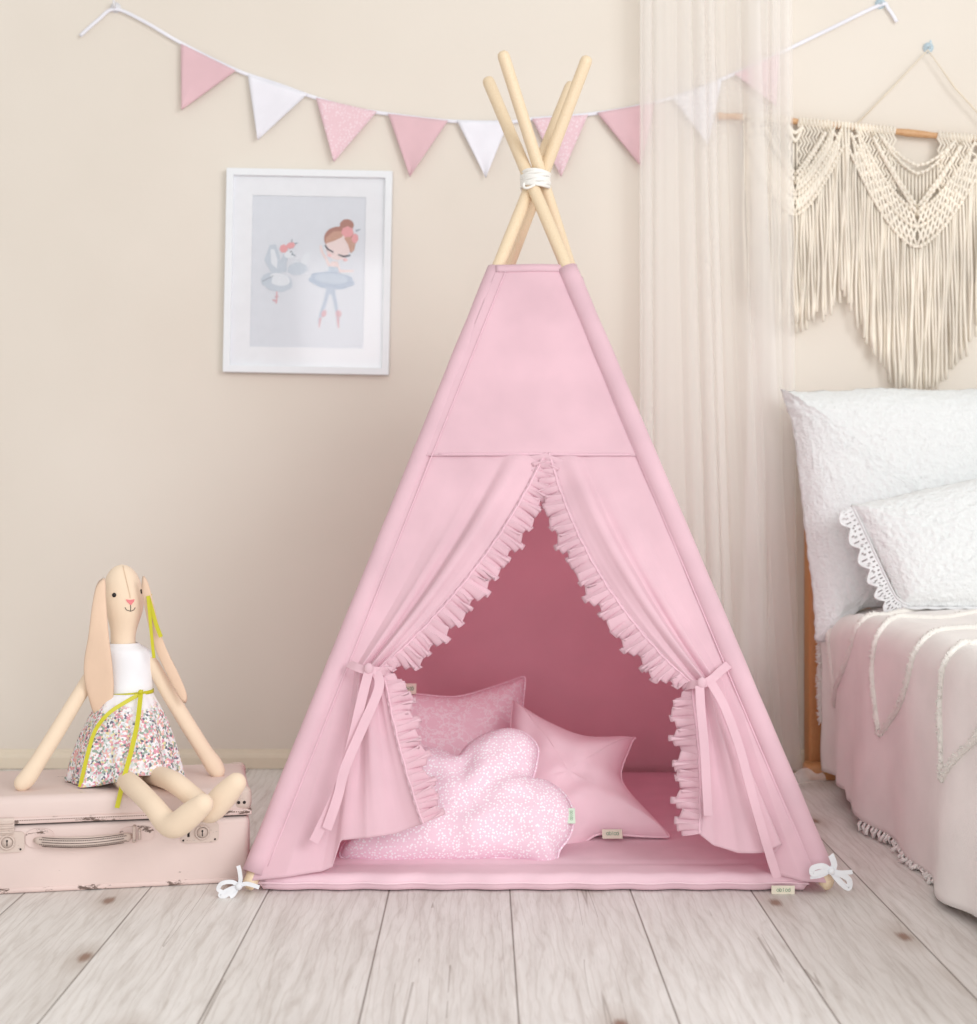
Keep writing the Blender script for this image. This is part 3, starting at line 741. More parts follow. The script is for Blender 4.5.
# centre seam on the head
def headr(py):
    for i in range(len(SS) - 1):
        if SS[i].y <= py <= SS[i + 1].y:
            t = (py - SS[i].y) / (SS[i + 1].y - SS[i].y); return lerp(SS[i].x, SS[i + 1].x, t), lerp(SS[i].z, SS[i + 1].z, t)
    return SS[0].x, SS[0].z
def on_head(px, py, off=0):
    cx, r = headr(py); c = at(cx, py, BYD); R = r * KS; k = (px - cx) / r; Yp = BYD
    for _ in range(5):
        k = max(-.97, min(.97, ((px - CX) * Yp / F - c.x) / R)); Yp = BYD - math.sqrt(1 - k * k) * R * .92
    return Vector((c.x + k * (R + off), BYD - math.sqrt(1 - k * k) * (R * .92 + off), CAMZ + (CY - py) * Yp / F))
MB().tube([on_head(lerp(123, 130, min(1, (y - 566) / 30)), y, .0006) for y in range(566, 600, 2)], .0006, 5).build('head_seam', cloth('seam_shadow', (226, 200, 172)), body)
for px, py in ((114.3, 595), (142.6, 591.5)):
    p = on_head(px, py, .0005); MB().ball(p, .0040, sc=(1, .5, 1.05), n=14).build('eye', BLACK, body)
    pp = on_head(px - .5, py - .6, .0028)
ns = [(125.8, 599.3), (130.4, 600), (134.3, 599.2), (133.6, 601.5), (130.6, 605.2), (127, 601.8)]
V = [on_head(x, y, .0016) for x, y in ns] + [on_head(x, y, -.001) for x, y in ns]
mesh('nose', V, [tuple(range(6))] + [(i, (i + 1) % 6, 6 + (i + 1) % 6, 6 + i) for i in range(6)], NOSE, body, False)
mo = MB(); mo.tube([on_head(130.5, y, .0008) for y in (605, 608, 611)], .0006, 5)
mo.tube([on_head(x, y, .0008) for x, y in ((125, 607.5), (126.5, 610), (130.5, 611.3), (133.5, 610), (135, 607.5))], .0006, 5); mo.build('mouth', BLACK, body)
# arms and legs
def limb(name, pts, mat=SKIN, n=16, parent=doll):
    P = spline([Vector((a, b, c, d)) for a, b, c, d in pts], 7)
    c3 = [at(p[0], p[1], p[3]) for p in P]; r = [p[2] * p[3] / F for p in P]
    d0 = (c3[0] - c3[1]).normalized(); d1 = (c3[-1] - c3[-2]).normalized()
    A = [c3[0] + d0 * r[0] * math.cos(a) for a in (.15, .6, 1.0)]; B = [c3[-1] + d1 * r[-1] * math.sin(a) for a in (.5, 1.0, 1.4)]
    ra = [r[0] * math.sin(a) for a in (.15, .6, 1.0)]; rb = [r[-1] * math.cos(a) for a in (.5, 1.0, 1.4)]
    return MB().tube(A + c3 + B, ra + r + rb, n).build(name, mat, parent)
limb('arm', [(110, 660, 6, 2.80), (96, 669, 6.8, 2.79), (78, 697, 7.5, 2.77), (58, 730, 8, 2.74), (38, 762, 8.2, 2.72), (28, 777, 9, 2.705), (22.5, 783, 8.5, 2.70)])
limb('arm', [(143, 655, 6, 2.80), (152, 664, 6.8, 2.80), (168, 692, 7.5, 2.81), (188, 725, 7.8, 2.82), (205, 752, 8, 2.83), (213, 764, 9, 2.835), (217, 770.5, 8.2, 2.835)])
limb('leg', [(120, 777, 10, 2.76), (133, 786, 10.5, 2.665), (152, 805, 10.5, 2.605), (166, 822, 12, 2.58), (176, 825, 13, 2.565), (190, 815, 13, 2.555), (203, 804, 10.5, 2.545)])
limb('leg', [(150, 774, 10, 2.78), (172, 781, 10.5, 2.68), (193, 797, 10.5, 2.645), (206, 809, 12, 2.62), (212, 809, 13, 2.61), (225, 795, 13, 2.605), (236, 783, 10.5, 2.60)])
# ears: flat stuffed leaves
def leaf(name, px, Y, mat, T, tilt=0, cen=None, parent=doll, bow=0):
    P = spline_closed([Vector((x, y, 0)) for x, y in px], 5)
    cx = sum(p.x for p in P) / len(P) if not cen else cen[0]; cy = sum(p.y for p in P) / len(P) if not cen else cen[1]
    k = Y / F; out = [Vector(((p.x - cx) * k, (cy - p.y) * k)) for p in P]; c = at(cx, cy, Y)
    return stuffed(out, Vector((0, 0)), 0, lambda x, y, h: c + Vector((x, -h + tilt * y + bow * y * y, y)), T, .012, 12, wr=.1).build(name, mat, parent, weld=True)
leaf('ear', [(103, 578), (106, 581), (107, 600), (109.5, 635), (112, 665), (112, 690), (108, 708), (99, 722), (95, 724), (90, 718), (86, 700), (83, 680), (84, 660), (89, 635), (93, 605), (97, 585)], 2.742, EAR, .0035, tilt=-.16, bow=1.0)
leaf('ear', [(144, 576), (148, 579), (152, 592), (163, 640), (177, 672), (185, 692), (186, 701), (183, 704), (176, 694), (163, 668), (152, 640), (146, 610), (143, 590)], 2.775, EAR, .0035, tilt=-.1)
# dress
bs = spline([Vector(p) for p in ((123.5, 643, 14.5), (125, 646, 17), (127.5, 651, 22), (129, 660, 23.6), (129, 678, 23.2), (129, 694, 22.8))], 4)
dress = MB().grid(dsec(bs, .84), 36, len(bs) - 1, closeu=True).build('bodice', cloth('white_bodice', (240, 240, 244), wrinkle=.5), doll); solid(dress, .0015)
for sx, cxp in ((-1, 107), (1, 150)):
    MB().ball(at(cxp, 656, 2.80), .011, sc=(.7, 1, 1.0), n=12).build('cap_sleeve', WHITE, doll)
sk = [(129, 692, 23, 0), (128.5, 702, 29, .05), (128, 716, 37, .2), (127, 738, 45, .5), (126.5, 760, 51, .8), (127, 778, 55, 1), (127, 787, 56, 1.1)]
SK = spline([Vector((a, b, c, d)) for a, b, c, d in sk], 4)
def skirt(u, v):
    s = SK[int(round(v * (len(SK) - 1)))]; a = 2 * PI * u
    fw = s[3]; c = at(s[0], s[1], BYD); r = s[2] * KS
    fold = 1 + (.055 * math.sin(a * 9 + .8) + .03 * math.sin(a * 17 + 2)) * min(1, fw + .25)
    x = math.cos(a) * r * fold; y = -math.sin(a) * r * (.98 if math.sin(a) > 0 else .72) * fold
    z = c.z
    if v > .9: z = max(z, Hh + .004) + .004 * math.sin(a * 5)
    # front hem lifts over the thighs on the right
    lift = max(0, math.sin(a)) * max(0, math.cos(a - .9)) ** 3 * fw * .024
    return Vector((c.x + x, c.y + y, max(z, Hh + .002) + lift))
so = MB().grid(skirt, 140, len(SK) - 1, closeu=True).build('skirt', FLORAL, doll); solid(so, .001)
# sash and tails
def dring(py, r, dep, w, name):
    c = at(129, py, BYD); R = r * KS
    return solid(MB().grid(lambda u, v: c + Vector((math.cos(2 * PI * u) * R, -math.sin(2 * PI * u) * R * dep, (v - .5) * w + .003 * math.cos(2 * PI * u))), 36, 2, closeu=True).build(name, SASH, doll), .001)
sash = dring(692.5, 24.2, .86, .0065, 'sash')
def rib_px(pts, w, name, mat, parent):
    P = spline([at(*p) for p in pts], 8); n = len(P)
    def f(u, v):
        i = min(int(u * (n - 1)), n - 2); p = P[i].lerp(P[i + 1], u * (n - 1) - i); t = (P[i + 1] - P[max(i - 1, 0)]).normalized()
        return p + t.cross(Vector((0, -1, 0))).normalized() * (v - .5) * w
    return edge_smooth(solid(MB().grid(f, n - 1, 2).build(name, mat, parent), .0006))
rib_px([(141, 690, 2.757), (140, 702, 2.742), (137, 725, 2.718), (131, 752, 2.70), (124, 778, 2.682), (117, 808, 2.66)], .0082, 'sash_tail', SASH, sash)
rib_px([(140, 694, 2.755), (124, 703, 2.742), (108, 714, 2.728), (95, 731, 2.724), (87, 757, 2.716), (80, 787, 2.712)], .0070, 'sash_tail', SASH, sash)
MB().ball(at(140.5, 692, 2.752), .0045, sc=(1, .6, 1), n=10).build('sash_knot', SASH, sash)
er = rib_px([(143.5, 594, 2.768), (147, 594.5, 2.764), (151.5, 596, 2.768)], .007, 'ear_ribbon', SASH, doll)
rib_px([(148, 596, 2.762), (152, 610, 2.760), (156, 624, 2.760), (161, 637, 2.760)], .0072, 'ribbon_tail', SASH, er)
rib_px([(148, 596, 2.760), (150, 618, 2.757), (152, 640, 2.757), (154, 658, 2.758)], .0058, 'ribbon_tail', SASH, er)

# ------------------------------------------------------------------ picture frame
fy = WY - .002
pic = thing('picture_frame', 'white framed print of a small ballerina and a swan hung on the wall', 'picture', tuple(at(308.5, 272.5, fy)))
fc = at(308.5, 272.5, fy); fk = fy / F; th = math.radians(-1.1); fux = Vector((math.cos(th), 0, math.sin(th))); fuz = Vector((-math.sin(th), 0, math.cos(th)))
def fp(x, y, d): return fc + fux * (x * fk) - fuz * (y * fk) + Vector((0, -d, 0))      # x right, y down, in 2.5 mm units from the centre
W2, H2 = 82.5, 101.5
def rect_ring(W, H, t, d0, d1, mb, tin=0):
    o = [(-W, -H), (W, -H), (W, H), (-W, H)]; i = [(-W + t, -H + t), (W - t, -H + t), (W - t, H - t), (-W + t, H - t)]
    v = [fp(x, y, d0) for x, y in o] + [fp(x, y, d1) for x, y in o] + [fp(x, y, d1) for x, y in i] + [fp(x, y, tin) for x, y in i]
    f = []
    for k in range(4):
        n = (k + 1) % 4
        f += [(k, n, 4 + n, 4 + k), (4 + k, 4 + n, 8 + n, 8 + k), (8 + k, 8 + n, 12 + n, 12 + k)]
    return mb.add(v, f)
o = rect_ring(W2, H2, 7, 0, .022, MB(), .008).build('frame', FRAME, pic, False)
bv = o.modifiers.new('b', 'BEVEL'); bv.width = .0012; bv.segments = 2
mbm = rect_ring(W2 - 6, H2 - 6, 20, .004, .012, MB(), .0105); mbm.build('mount_board', MATB, pic, False)
pr = mesh('print', [fp(-58, -77, .0100), (fp(58, -77, .0100)), fp(58, 77, .0100), fp(-58, 77, .0100)], [(0, 1, 2, 3)], PAPER, pic, False)
# flat watercolour shapes, in print pixels taken from the crop (6.02 px per photo px)
ART = {}
def artmat(n, c):
    if n not in ART: ART[n] = plain('ink_' + n, c, .9)
    return ART[n]
def cpt(x, y): X, Y_ = 240 + x / 6.02, 190 + y / 6.02; return (X - 308.5, Y_ - 272.5)
lay = [0.0102]
def art(name, shapes, parent=pr):
    mb = MB(); mats = []
    for (col, pts) in shapes:
        lay[0] += .00003
        if col not in mats: mats.append(col)
        v = [fp(*cpt(x, y), lay[0]) for x, y in pts]
        c = Vector((0, 0, 0))
        for q in v: c += q
        v.append(c / len(pts)); n = len(pts)
        mb.add(v, [(i, (i + 1) % n, n) for i in range(n)], mats.index(col))
    mb.build(name, [artmat(c, COLS[c]) for c in mats], parent, False)
COLS = dict(hair=(172, 128, 118), hair2=(196, 156, 140), skin=(230, 213, 212), rose=(226, 164, 168), tutu=(176, 190, 208), tutu2=(192, 204, 218), leg=(186, 198, 214), shoe=(212, 178, 186), lash=(80, 80, 92), swan=(196, 206, 217), swan2=(222, 228, 235), beak=(150, 160, 172), blush=(230, 190, 192))
def ell(cx, cy, rx, ry, rot=0, n=28, w=0):
    r = math.radians(rot); o = []
    for i in range(n):
        a = 2 * PI * i / n; k = 1 + w * math.sin(a * 7); x, y = rx * k * math.cos(a), ry * k * math.sin(a)
        o.append((cx + x * math.cos(r) - y * math.sin(r), cy + x * math.sin(r) + y * math.cos(r)))
    return o
def bar(pts, w0, w1):
    n = len(pts); L_, R_ = [], []
    for i, (x, y) in enumerate(pts):
        a = pts[max(i - 1, 0)]; b = pts[min(i + 1, n - 1)]; d = Vector((b[0] - a[0], b[1] - a[1])).normalized(); w = lerp(w0, w1, i / (n - 1)) / 2
        L_.append((x - d.y * w, y + d.x * w)); R_.append((x + d.y * w, y - d.x * w))
    return L_ + R_[::-1]
art('ballerina', [
    ('leg', bar([(538, 590), (520, 670), (495, 745), (482, 800)], 26, 14)), ('leg', bar([(560, 590), (578, 670), (592, 745), (602, 800)], 26, 14)),
    ('shoe', ell(512, 745, 15, 22, 20, w=.1)), ('shoe', bar([(492, 770), (484, 830)], 16, 6)), ('shoe', ell(600, 745, 18, 22, -10, w=.1)), ('shoe', bar([(596, 770), (602, 830)], 18, 8)),
    ('skin', bar([(545, 470), (520, 415), (490, 370), (485, 335)], 18, 10)), ('skin', bar([(575, 480), (620, 488), (690, 486)], 20, 10)),
    ('skin', [(550, 430), (590, 430), (605, 480), (610, 520), (540, 520), (540, 470)]), ('tutu2', [(535, 460), (590, 465), (610, 520), (530, 520)]),
    ('tutu', ell(555, 545, 136, 52, 4, 48, .04)), ('tutu2', ell(555, 535, 100, 30, 4, 40, .05)), ('leg', [(525, 590), (570, 590), (560, 630), (535, 630)]),
    ('hair', ell(640, 212, 42, 36)), ('hair', ell(600, 300, 96, 78, 12)), ('skin', ell(590, 345, 74, 78, 12)), ('hair2', [(515, 290), (560, 250), (640, 245), (610, 285), (560, 310), (515, 325)]), ('hair2', [(625, 290), (650, 270), (695, 310), (688, 360), (665, 380), (650, 330)]),
    ('rose', ell(645, 252, 36, 32, w=.08)), ('rose', ell(690, 290, 20, 28, w=.08)), ('beak', bar([(695, 246), (722, 234)], 12, 4)),
    ('lash', bar([(512, 335), (528, 360), (562, 375)], 8, 9)), ('lash', bar([(592, 390), (622, 402), (664, 392)], 8, 9)), ('blush', ell(540, 395, 14, 9)), ('blush', ell(635, 420, 14, 9))])
art('swan', [
    ('swan', ell(230, 560, 92, 58, 10, 36, .03)), ('swan', [(180, 340), (215, 335), (240, 400), (250, 480), (230, 520), (190, 500), (150, 430)]), ('swan2', ell(240, 545, 66, 38, 10)), ('swan2', [(185, 365), (208, 365), (228, 430), (225, 480), (190, 450)]),
    ('swan', ell(350, 480, 60, 38, -8, 30, .05)), ('swan2', ell(400, 415, 20, 40, 20)), ('swan', bar([(262, 500), (262, 440), (280, 400), (310, 385)], 44, 30)), ('swan2', ell(300, 395, 32, 24)), ('swan', ell(165, 550, 32, 36, 20, w=.08)),
    ('beak', bar([(312, 388), (336, 404)], 16, 4)), ('lash', ell(308, 378, 8, 3)), ('rose', ell(264, 360, 24, 24, w=.08)), ('rose', ell(306, 340, 26, 18, -20, w=.1)), ('beak', bar([(330, 330), (350, 322)], 8, 3)), ('beak', bar([(312, 320), (312, 300)], 8, 3)),
    ('rose', bar([(228, 620), (226, 690)], 6, 6)), ('shoe', ell(214, 672, 14, 6, 20)), ('shoe', ell(228, 650, 12, 6)), ('beak', bar([(140, 560), (175, 540), (205, 525)], 4, 4))])
m, nt, b = nodes('thin_glass'); nt.nodes.remove(b); gl = N(nt, 'ShaderNodeBsdfGlossy'); gl.inputs['Roughness'].default_value = .08; tr_ = N(nt, 'ShaderNodeBsdfTransparent'); mx = N(nt, 'ShaderNodeMixShader'); mx.inputs[0].default_value = .05
nt.links.new(tr_.outputs[0], mx.inputs[1]); nt.links.new(gl.outputs[0], mx.inputs[2]); nt.links.new(mx.outputs[0], nt.nodes['Material Output'].inputs['Surface'])
mesh('glass', [fp(-76, -95, .0150), fp(76, -95, .0150), fp(76, 95, .0150), fp(-76, 95, .0150)], [(0, 1, 2, 3)], m, pic, False)

# ------------------------------------------------------------------ bunting
GY = WY - .010
bun = thing('bunting', 'pink and white triangular flag bunting strung across the wall', 'bunting', tuple(at(115, 8, GY)))
cp_ = [(80, 36), (98, 20), (115, 9), (145, 22), (181, 43), (236, 70), (277, 84), (316, 98), (352, 108), (388, 114), (448, 121), (508, 122), (532, 119), (587, 114.5), (640, 106), (690, 92), (734, 74), (780, 53), (830, 29), (880, 5), (888, 8), (897, 22)]
cc = spline([at(x, y, GY) for x, y in cp_], 5)
strip('string', cc, .0085, Vector((0, -1, 0)), cloth('white_bias_tape', (238, 238, 246)), bun, .0016)
fl_ = [((181, 44), (236, 71), (182, 110), 0), ((248, 75), (308, 94), (258, 140), 1), ((316, 98), (377, 112), (334, 162), 2), ((388, 114), (448, 121), (410, 177), 0), ((457, 121), (509, 121), (486, 178), 1), ((532, 119), (588, 115), (561, 177), 2), ((597, 113), (655, 103), (641, 167), 0), ((672, 98), (722, 79), (708, 146), 1), ((734, 74), (779, 54), (776, 107), 2)]
for i, (a, b_, c, kd) in enumerate(fl_):
    A, B_, Cc = [at(p[0], p[1], GY - .003) for p in (a, b_, c)]
    def ff(u, v, A=A, B_=B_, Cc=Cc, i=i):
        e = A.lerp(B_, u); p = e.lerp(Cc, v)
        return p + Vector((0, -.003 - .004 * math.sin(u * 4 + i) * v - .003 * v, 0))
    f_ = MB().grid(ff, 12, 14).build('flag', (FLAG_PINK, FLAG_WHITE, DOTS_FLAG)[kd], bun)
    solid(f_, .0016)
# wall hooks
def hook(px, py, label, mat):
    p = at(px, py, WY); t = thing('wall_hook', label, 'hook', tuple(p))
    MB().tube([p + Vector((0, .002, 0)), p + Vector((0, -.004, 0))], .013, 20).build('base', mat, t)
    MB().tube(spline([p + Vector((0, -.003, 0)), p + Vector((0, -.018, -.002)), p + Vector((0, -.024, .004)), p + Vector((0, -.022, .012))], 5), .0028, 8).build('prong', mat, t)
HK = plain('white_plastic_hook', (226, 226, 230), .35); HB = plain('pale_blue_plastic', (196, 216, 226), .3)
hook(116, 8, 'small white wall hook holding the left end of the bunting', HK)
hook(880, 4, 'small pale wall hook holding the right end of the bunting', HB)
hook(928, 48, 'pale blue wall hook holding the cord of the macrame hanging', HB)

# ------------------------------------------------------------------ macrame
MY = WY - .022
mac = thing('macrame_hanging', 'cream macrame wall hanging with long fringe on a wooden branch', 'wall hanging', tuple(at(915, 130, MY)))
br = spline([at(x, y, MY) for x, y in ((716, 116), (745, 117), (790, 121), (850, 127), (900, 132), (950, 137), (1000, 141), (1060, 147), (1130, 152))], 6)
MB().tube(br, [.0085 + .0012 * math.sin(i * 1.3) + .0012 * noise.noise(Vector((i * .8, 0, 0))) for i in range(len(br))], 12).build('branch', BRANCH, mac)
MB().tube([at(856, 125, MY - .008), at(892, 88, MY - .004), at(928, 50, MY - .002), at(955, 88, MY - .004), at(1002, 139, MY - .008)], .0022, 8).build('hanging_cord', CORD, mac)
def bry(px):
    x = (px - CX) * MY / F
    for i in range(len(br) - 1):
        if br[i].x <= x <= br[i + 1].x: return CY + (CAMZ - br[i].z) * F / MY - 0
    return 120
rc = random.Random(3)
CR = .0031
def macp(px, py, off=0): return at(px, py, MY - off)
def section(cx, hw, vy, by_c, by_e, top_gap, sgap, name, sh, pw=1.55):
    """one scalloped section: cx centre px, half width, vy bottom of outer V band at centre, by_* fringe bottoms"""
    half = lambda x: min(1, abs(x - cx) / hw)
    def vband(x, d): return lerp(vy, bry(x) + 14, half(x) ** pw) - d        # the lowest diagonal band
    fr = MB(); step = 2.75; n = int(2 * hw / step)
    for i in range(n + 1):
        x = cx - hw + i * step + rc.uniform(-.4, .4); h = half(x)
        y0_ = vband(x, 2); ye = lerp(by_c, by_e, h ** sh) + rc.uniform(-7, 7)
        if abs(x - cx) > hw * .93: y0_ = bry(x) - 2
        lean = rc.uniform(-3, 3); pts = []
        for k in range(9):
            t = k / 8; pts.append(macp(x + lean * t * t + .8 * math.sin(t * 9 + i), lerp(y0_, ye, t), .004 + .006 * rc.random() + .004 * math.sin(i * 2.1)))
        fr.tube(pts, [CR * (1 + .08 * math.sin(k * 2 + i)) for k in range(8)] + [CR * 1.25], 6)
    fr.build('fringe', MAC, mac)
    # second layer filling behind upper
    kn = MB()
    bands = [0, 20, 37]
    for bi, d in enumerate(bands):
        for sgn in (-1, 1):
            pts = []; lim = 1 - (.06 if d == 0 else .30 if d == 20 else .0)
            h0 = 0
            for k in range(27):
                h = k / 26 * (1 - .04)
                x = cx + sgn * h * hw; y = vband(x, d)
                if y < bry(x) + 2: break
                pts.append((x, y))
            # knotted ridge: overlapping knots along the band
            L_ = len(pts)
            if L_ < 3: continue
            P = spline([macp(x, y, .010) for x, y in pts], 3)
            kn.tube(P, .0034, 7)
            acc = 0; last = P[0]
            for q in P:
                if (q - last).length > .0085:
                    kn.ball(q + Vector((0, -.003, 0)), .0052, sc=(.75, .8, 1.15), n=8); last = q
    # diamond lattice between the ridges
    for sgn in (-1, 1):
        for k in range(0, 15):
            h = k / 15; x = cx + sgn * h * hw; x2 = cx + sgn * (h + .10) * hw
            if h + .1 > .96: break
            for d0, d1 in ((0, 20), (20, 0), (20, 37), (37, 20)):
                ya, yb = vband(x, d0), vband(x2, d1)
                if ya < bry(x) + 1 or yb < bry(x2) + 1: continue
                kn.tube([macp(x, ya, .009), macp((x + x2) / 2, (ya + yb) / 2, .013), macp(x2, yb, .009)], .0032, 6)
            ym = vband(x, 11)
            if k % 2 == 0 and ym > bry(x) + 4: kn.ball(macp(x + sgn * .05 * hw, vband(x + sgn * .05 * hw, 11), .012), .0062, n=8, sc=(1, .7, 1.1))
    # vertical cords from branch down to the bands
    x = cx - hw
    while x <= cx + hw:
        yb = vband(x, 40)
        if abs(x - cx) > top_gap and yb > bry(x) + 3 :
            y = bry(x) - 3; sg_ = 1; k2 = 0
            zz = [macp(x, y, .011)]
            while y < yb:
                y += 6; sg_ = -sg_; zz.append(macp(x + 1.75 * sg_, min(y, yb + 3), .008 + .002 * sg_))
            kn.tube(zz, .0030, 6)
        kn_ok = abs(x - cx) > top_gap
        if kn_ok: kn.ball(macp(x, bry(x) - .5, .006), .0105, sc=(.42, 1.0, 1.05), n=8)      # lark's head loops over the branch
        x += 3.5
    for sgn in (-1, 1):
        for dd in (0, 7):
            P = [macp(cx + sgn * (hw * .62) * (1 - k / 14), lerp(bry(cx + sgn * hw * .62) + 6, vy - 33 - dd, (k / 14) ** .9), .014) for k in range(15)]
            kn.tube(P, .0036, 6)
            for q in P: kn.ball(q + Vector((0, -.003, 0)), .0056, sc=(.85, .8, 1.1), n=8)
    # inner swag
    for d in (0, 8):
        P = []
        for k in range(17):
            t = k / 16 * 2 - 1; xx = cx + t * top_gap * 1.9; P.append(macp(xx, bry(xx) + 4 + (sgap - d) * (1 - abs(t) ** 1.6) , .012))
        kn.tube(P, .0034, 6)
        for k in range(1, 16): kn.ball(P[k] + Vector((0, -.003, .0)), .0048, n=8)
    # short strands hanging from the swag down to the V
    xx = cx - top_gap * 1.3
    while xx <= cx + top_gap * 1.3:
        t = (xx - cx) / (top_gap * 1.9); y0_ = bry(xx) + 4 + sgap * (1 - abs(t) ** 1.6); y1_ = vband(xx, 44)
        if y1_ > y0_ + 3: kn.tube([macp(xx, y0_, .006), macp(xx, y1_, .006)], .0028, 6)
        xx += 3.6
    kn.build('knotted_band', MAC, mac)
section(917, 72, 247, 394, 296, 20, 36, 'main', 1.9)
section(795, 51, 215, 330, 292, 4, 16, 'left', 1.4)
section(1040, 51, 225, 345, 305, 4, 16, 'right', 1.4)

# ------------------------------------------------------------------ sheer curtain
cur = thing('sheer_curtain', 'sheer white voile curtain hanging from above beside the tent', 'curtain', (.62, 3.70, 0))
def curt(x0t, x1t, x0b, x1b, Y0, amp, nf, sd, z0=.012, z1=2.05):
    def fn(u, v):
        z = lerp(z1, z0, v); Y = Y0 + .0 * v
        k = v ** 1.5
        xa = lerp(x0t, x0b, k); xb = lerp(x1t, x1b, k)
        uu = u + .008 * math.sin(u * 25 + sd) + .01 * math.sin(v * 3 + u * 11 + sd)
        px = lerp(xa, xb, uu)
        x = (px - CX) * Y / F
        ph = 2 * PI * nf * (u + .05 * math.sin(u * 9 + sd)) + .9 * math.sin(v * 2.2 + sd)
        y = Y + amp * math.sin(ph) * (.55 + .45 * math.sin(u * 13 + sd + v * 1.5)) + .001 * math.sin(ph * 1.7)
        return Vector((x + .004 * math.sin(ph + 1.2), y, z))
    return fn
def cl(name, *a, nu=260, **kw):
    return MB().grid(curt(*a, **kw), nu, 50).build(name, SHEER, cur)
cl('front_layer', 641, 757, 641, 800, 3.745, .012, 8, 1)
cl('middle_layer', 642, 716, 642, 735, 3.775, .008, 5, 4)
cl('right_layer', 755, 790, 735, 799, 3.75, .010, 3, 2, nu=140)
cl('right_layer', 750, 788, 742, 796, 3.77, .008, 3, 5, nu=140)
hm = [curt(641, 757, 641, 800, 3.745, .012, 8, 1)(0, i / 50) for i in range(51)]
MB().tube(hm, .0028, 6, flat=1).build('side_hem', SHEER, cur)
# hem puddle at the foot, lying against the bed frame
def pud(u, v):
    x = lerp(.60, .80, u); a = v * PI
    return Vector((x, 3.60 - .022 * math.cos(a) * (1 + .4 * math.sin(u * 21)) + .02 * math.sin(u * 6), .004 + .020 * math.sin(a) * (1 + .5 * math.sin(u * 17 + 1)) + .016 * u))
MB().grid(pud, 60, 10).build('bottom_hem', SHEER, cur)

# ------------------------------------------------------------------ bed
bed = thing('bed', 'wooden bed seen from its side, mostly hidden under the pale throw', 'bed', (1.3, 2.8, 0))
MB().box((.800, 3.745, .0), (.845, 3.812, .66), bev=.006).build('bed_post', ORANGE, bed)
MB().box((.845, 3.755, .10), (1.75, 3.800, .62), bev=.005).build('headboard', ORANGE, bed)
MB().box((.780, 3.665, .0), (.85, 3.73, .036), bev=.006).build('bed_foot', ORANGE, bed)
MB().box((.86, 1.7, .12), (1.78, 3.74, .20), bev=.006).build('bed_rail', ORANGE, bed)
MB().box((.845, 1.72, .20), (1.79, 3.735, .408), bev=.035, seg=4).build('mattress', cloth('mattress_cover', (236, 232, 226)), bed)
# throw
SX = .798; TZ = .428
def throw_pt(s, Y, off=0):
    """s = arc length up from the hem; the side face then the shoulder then the top"""
    R = .055; hs = TZ - R
    back = max(0, min(1, (Y - 3.30) / .35))
    wv = .011 * math.sin(Y * 9.0 + 1) + .007 * math.sin(Y * 23 + 2) + .009 * max(0, Y - 3.2) / .4
    zb = .018 + .012 * math.sin(Y * 6 + 1) + (.0 if Y < 3.3 else .02)
    if s < hs:
        z = lerp(zb, hs, s / hs); k = 1 - s / hs
        x = SX + wv * (.25 + k) - .012 * k; nx, nz = -1, 0
    elif s < hs + R * PI / 2:
        a = (s - hs) / R; x = SX + wv * .25 + R * (1 - math.cos(a)); z = hs + R * math.sin(a); nx, nz = -math.cos(a), math.sin(a)
    else:
        d = s - hs - R * PI / 2; x = SX + wv * .25 * max(0, 1 - d * 8) + R + d; z = TZ + .004 * math.sin(x * 21 + Y * 7); nx, nz = 0, 1
    z += .004 * noise.noise(Vector((x * 9, Y * 9, 2)))
    p = Vector((x, Y, z)); p += Vector((nx, 0, nz)) * (off + .004 * noise.noise(Vector((s * 8, Y * 8, 5))))
    if back > 0: p.z -= .035 * back * (1 if s > hs * .8 else s / (hs * .8)) * max(0, 1 - max(0, s - hs) * 3)
    return p
throw = thing('bed_throw', 'pale blush linen throw with white tufted zigzags draped over the bed', 'throw', (1.0, 2.7, 0))
mb = MB().grid(lambda u, v: throw_pt(u * 1.38, lerp(1.72, 3.625, v)), 110, 150); o = mb.build('cloth', BED_CLOTH, throw); solid(o, .003)
def tuft(path, r=.0062, name='tufted_line'):
    P = spline([Vector((a, b, 0)) for a, b in path], 22); mb = MB(); pts = [throw_pt(p.x, p.y, .0035) for p in P]
    rr = [r * (1 + .35 * noise.noise(Vector((i * .7, path[0][0] * 9, path[0][1])))) for i in range(len(pts))]
    mb.tube(pts, rr, 8)
    L = len(pts)
    for i in range(0, L - 1):
        for _ in range(5):
            q = pts[i].lerp(pts[i + 1], random.random()); d = Vector((random.uniform(-1, .3), random.uniform(-1, 1), random.uniform(-.6, 1))).normalized()
            mb.tube([q, q + d * r * random.uniform(.9, 1.5)], [.0022, .0014], 4)
    mb.build(name, TUFT, throw)
for Yv in (3.50, 3.05, 2.60, 2.14):
    zv = .20
    tuft([(zv, Yv), (zv + .06, Yv + .025), (zv + .13, Yv + .055), (.41, Yv + .05), (.47, Yv + .10), (.60, Yv + .19), (.74, Yv + .27)] if Yv < 3.3 else [(zv, Yv), (.30, Yv + .03), (.40, Yv + .05), (.47, Yv + .08)])
    tuft([(zv, Yv), (zv + .05, Yv - .07), (zv + .11, Yv - .16), (.40, Yv - .22), (.46, Yv - .19), (.56, Yv - .10), (.72, Yv - .04)])
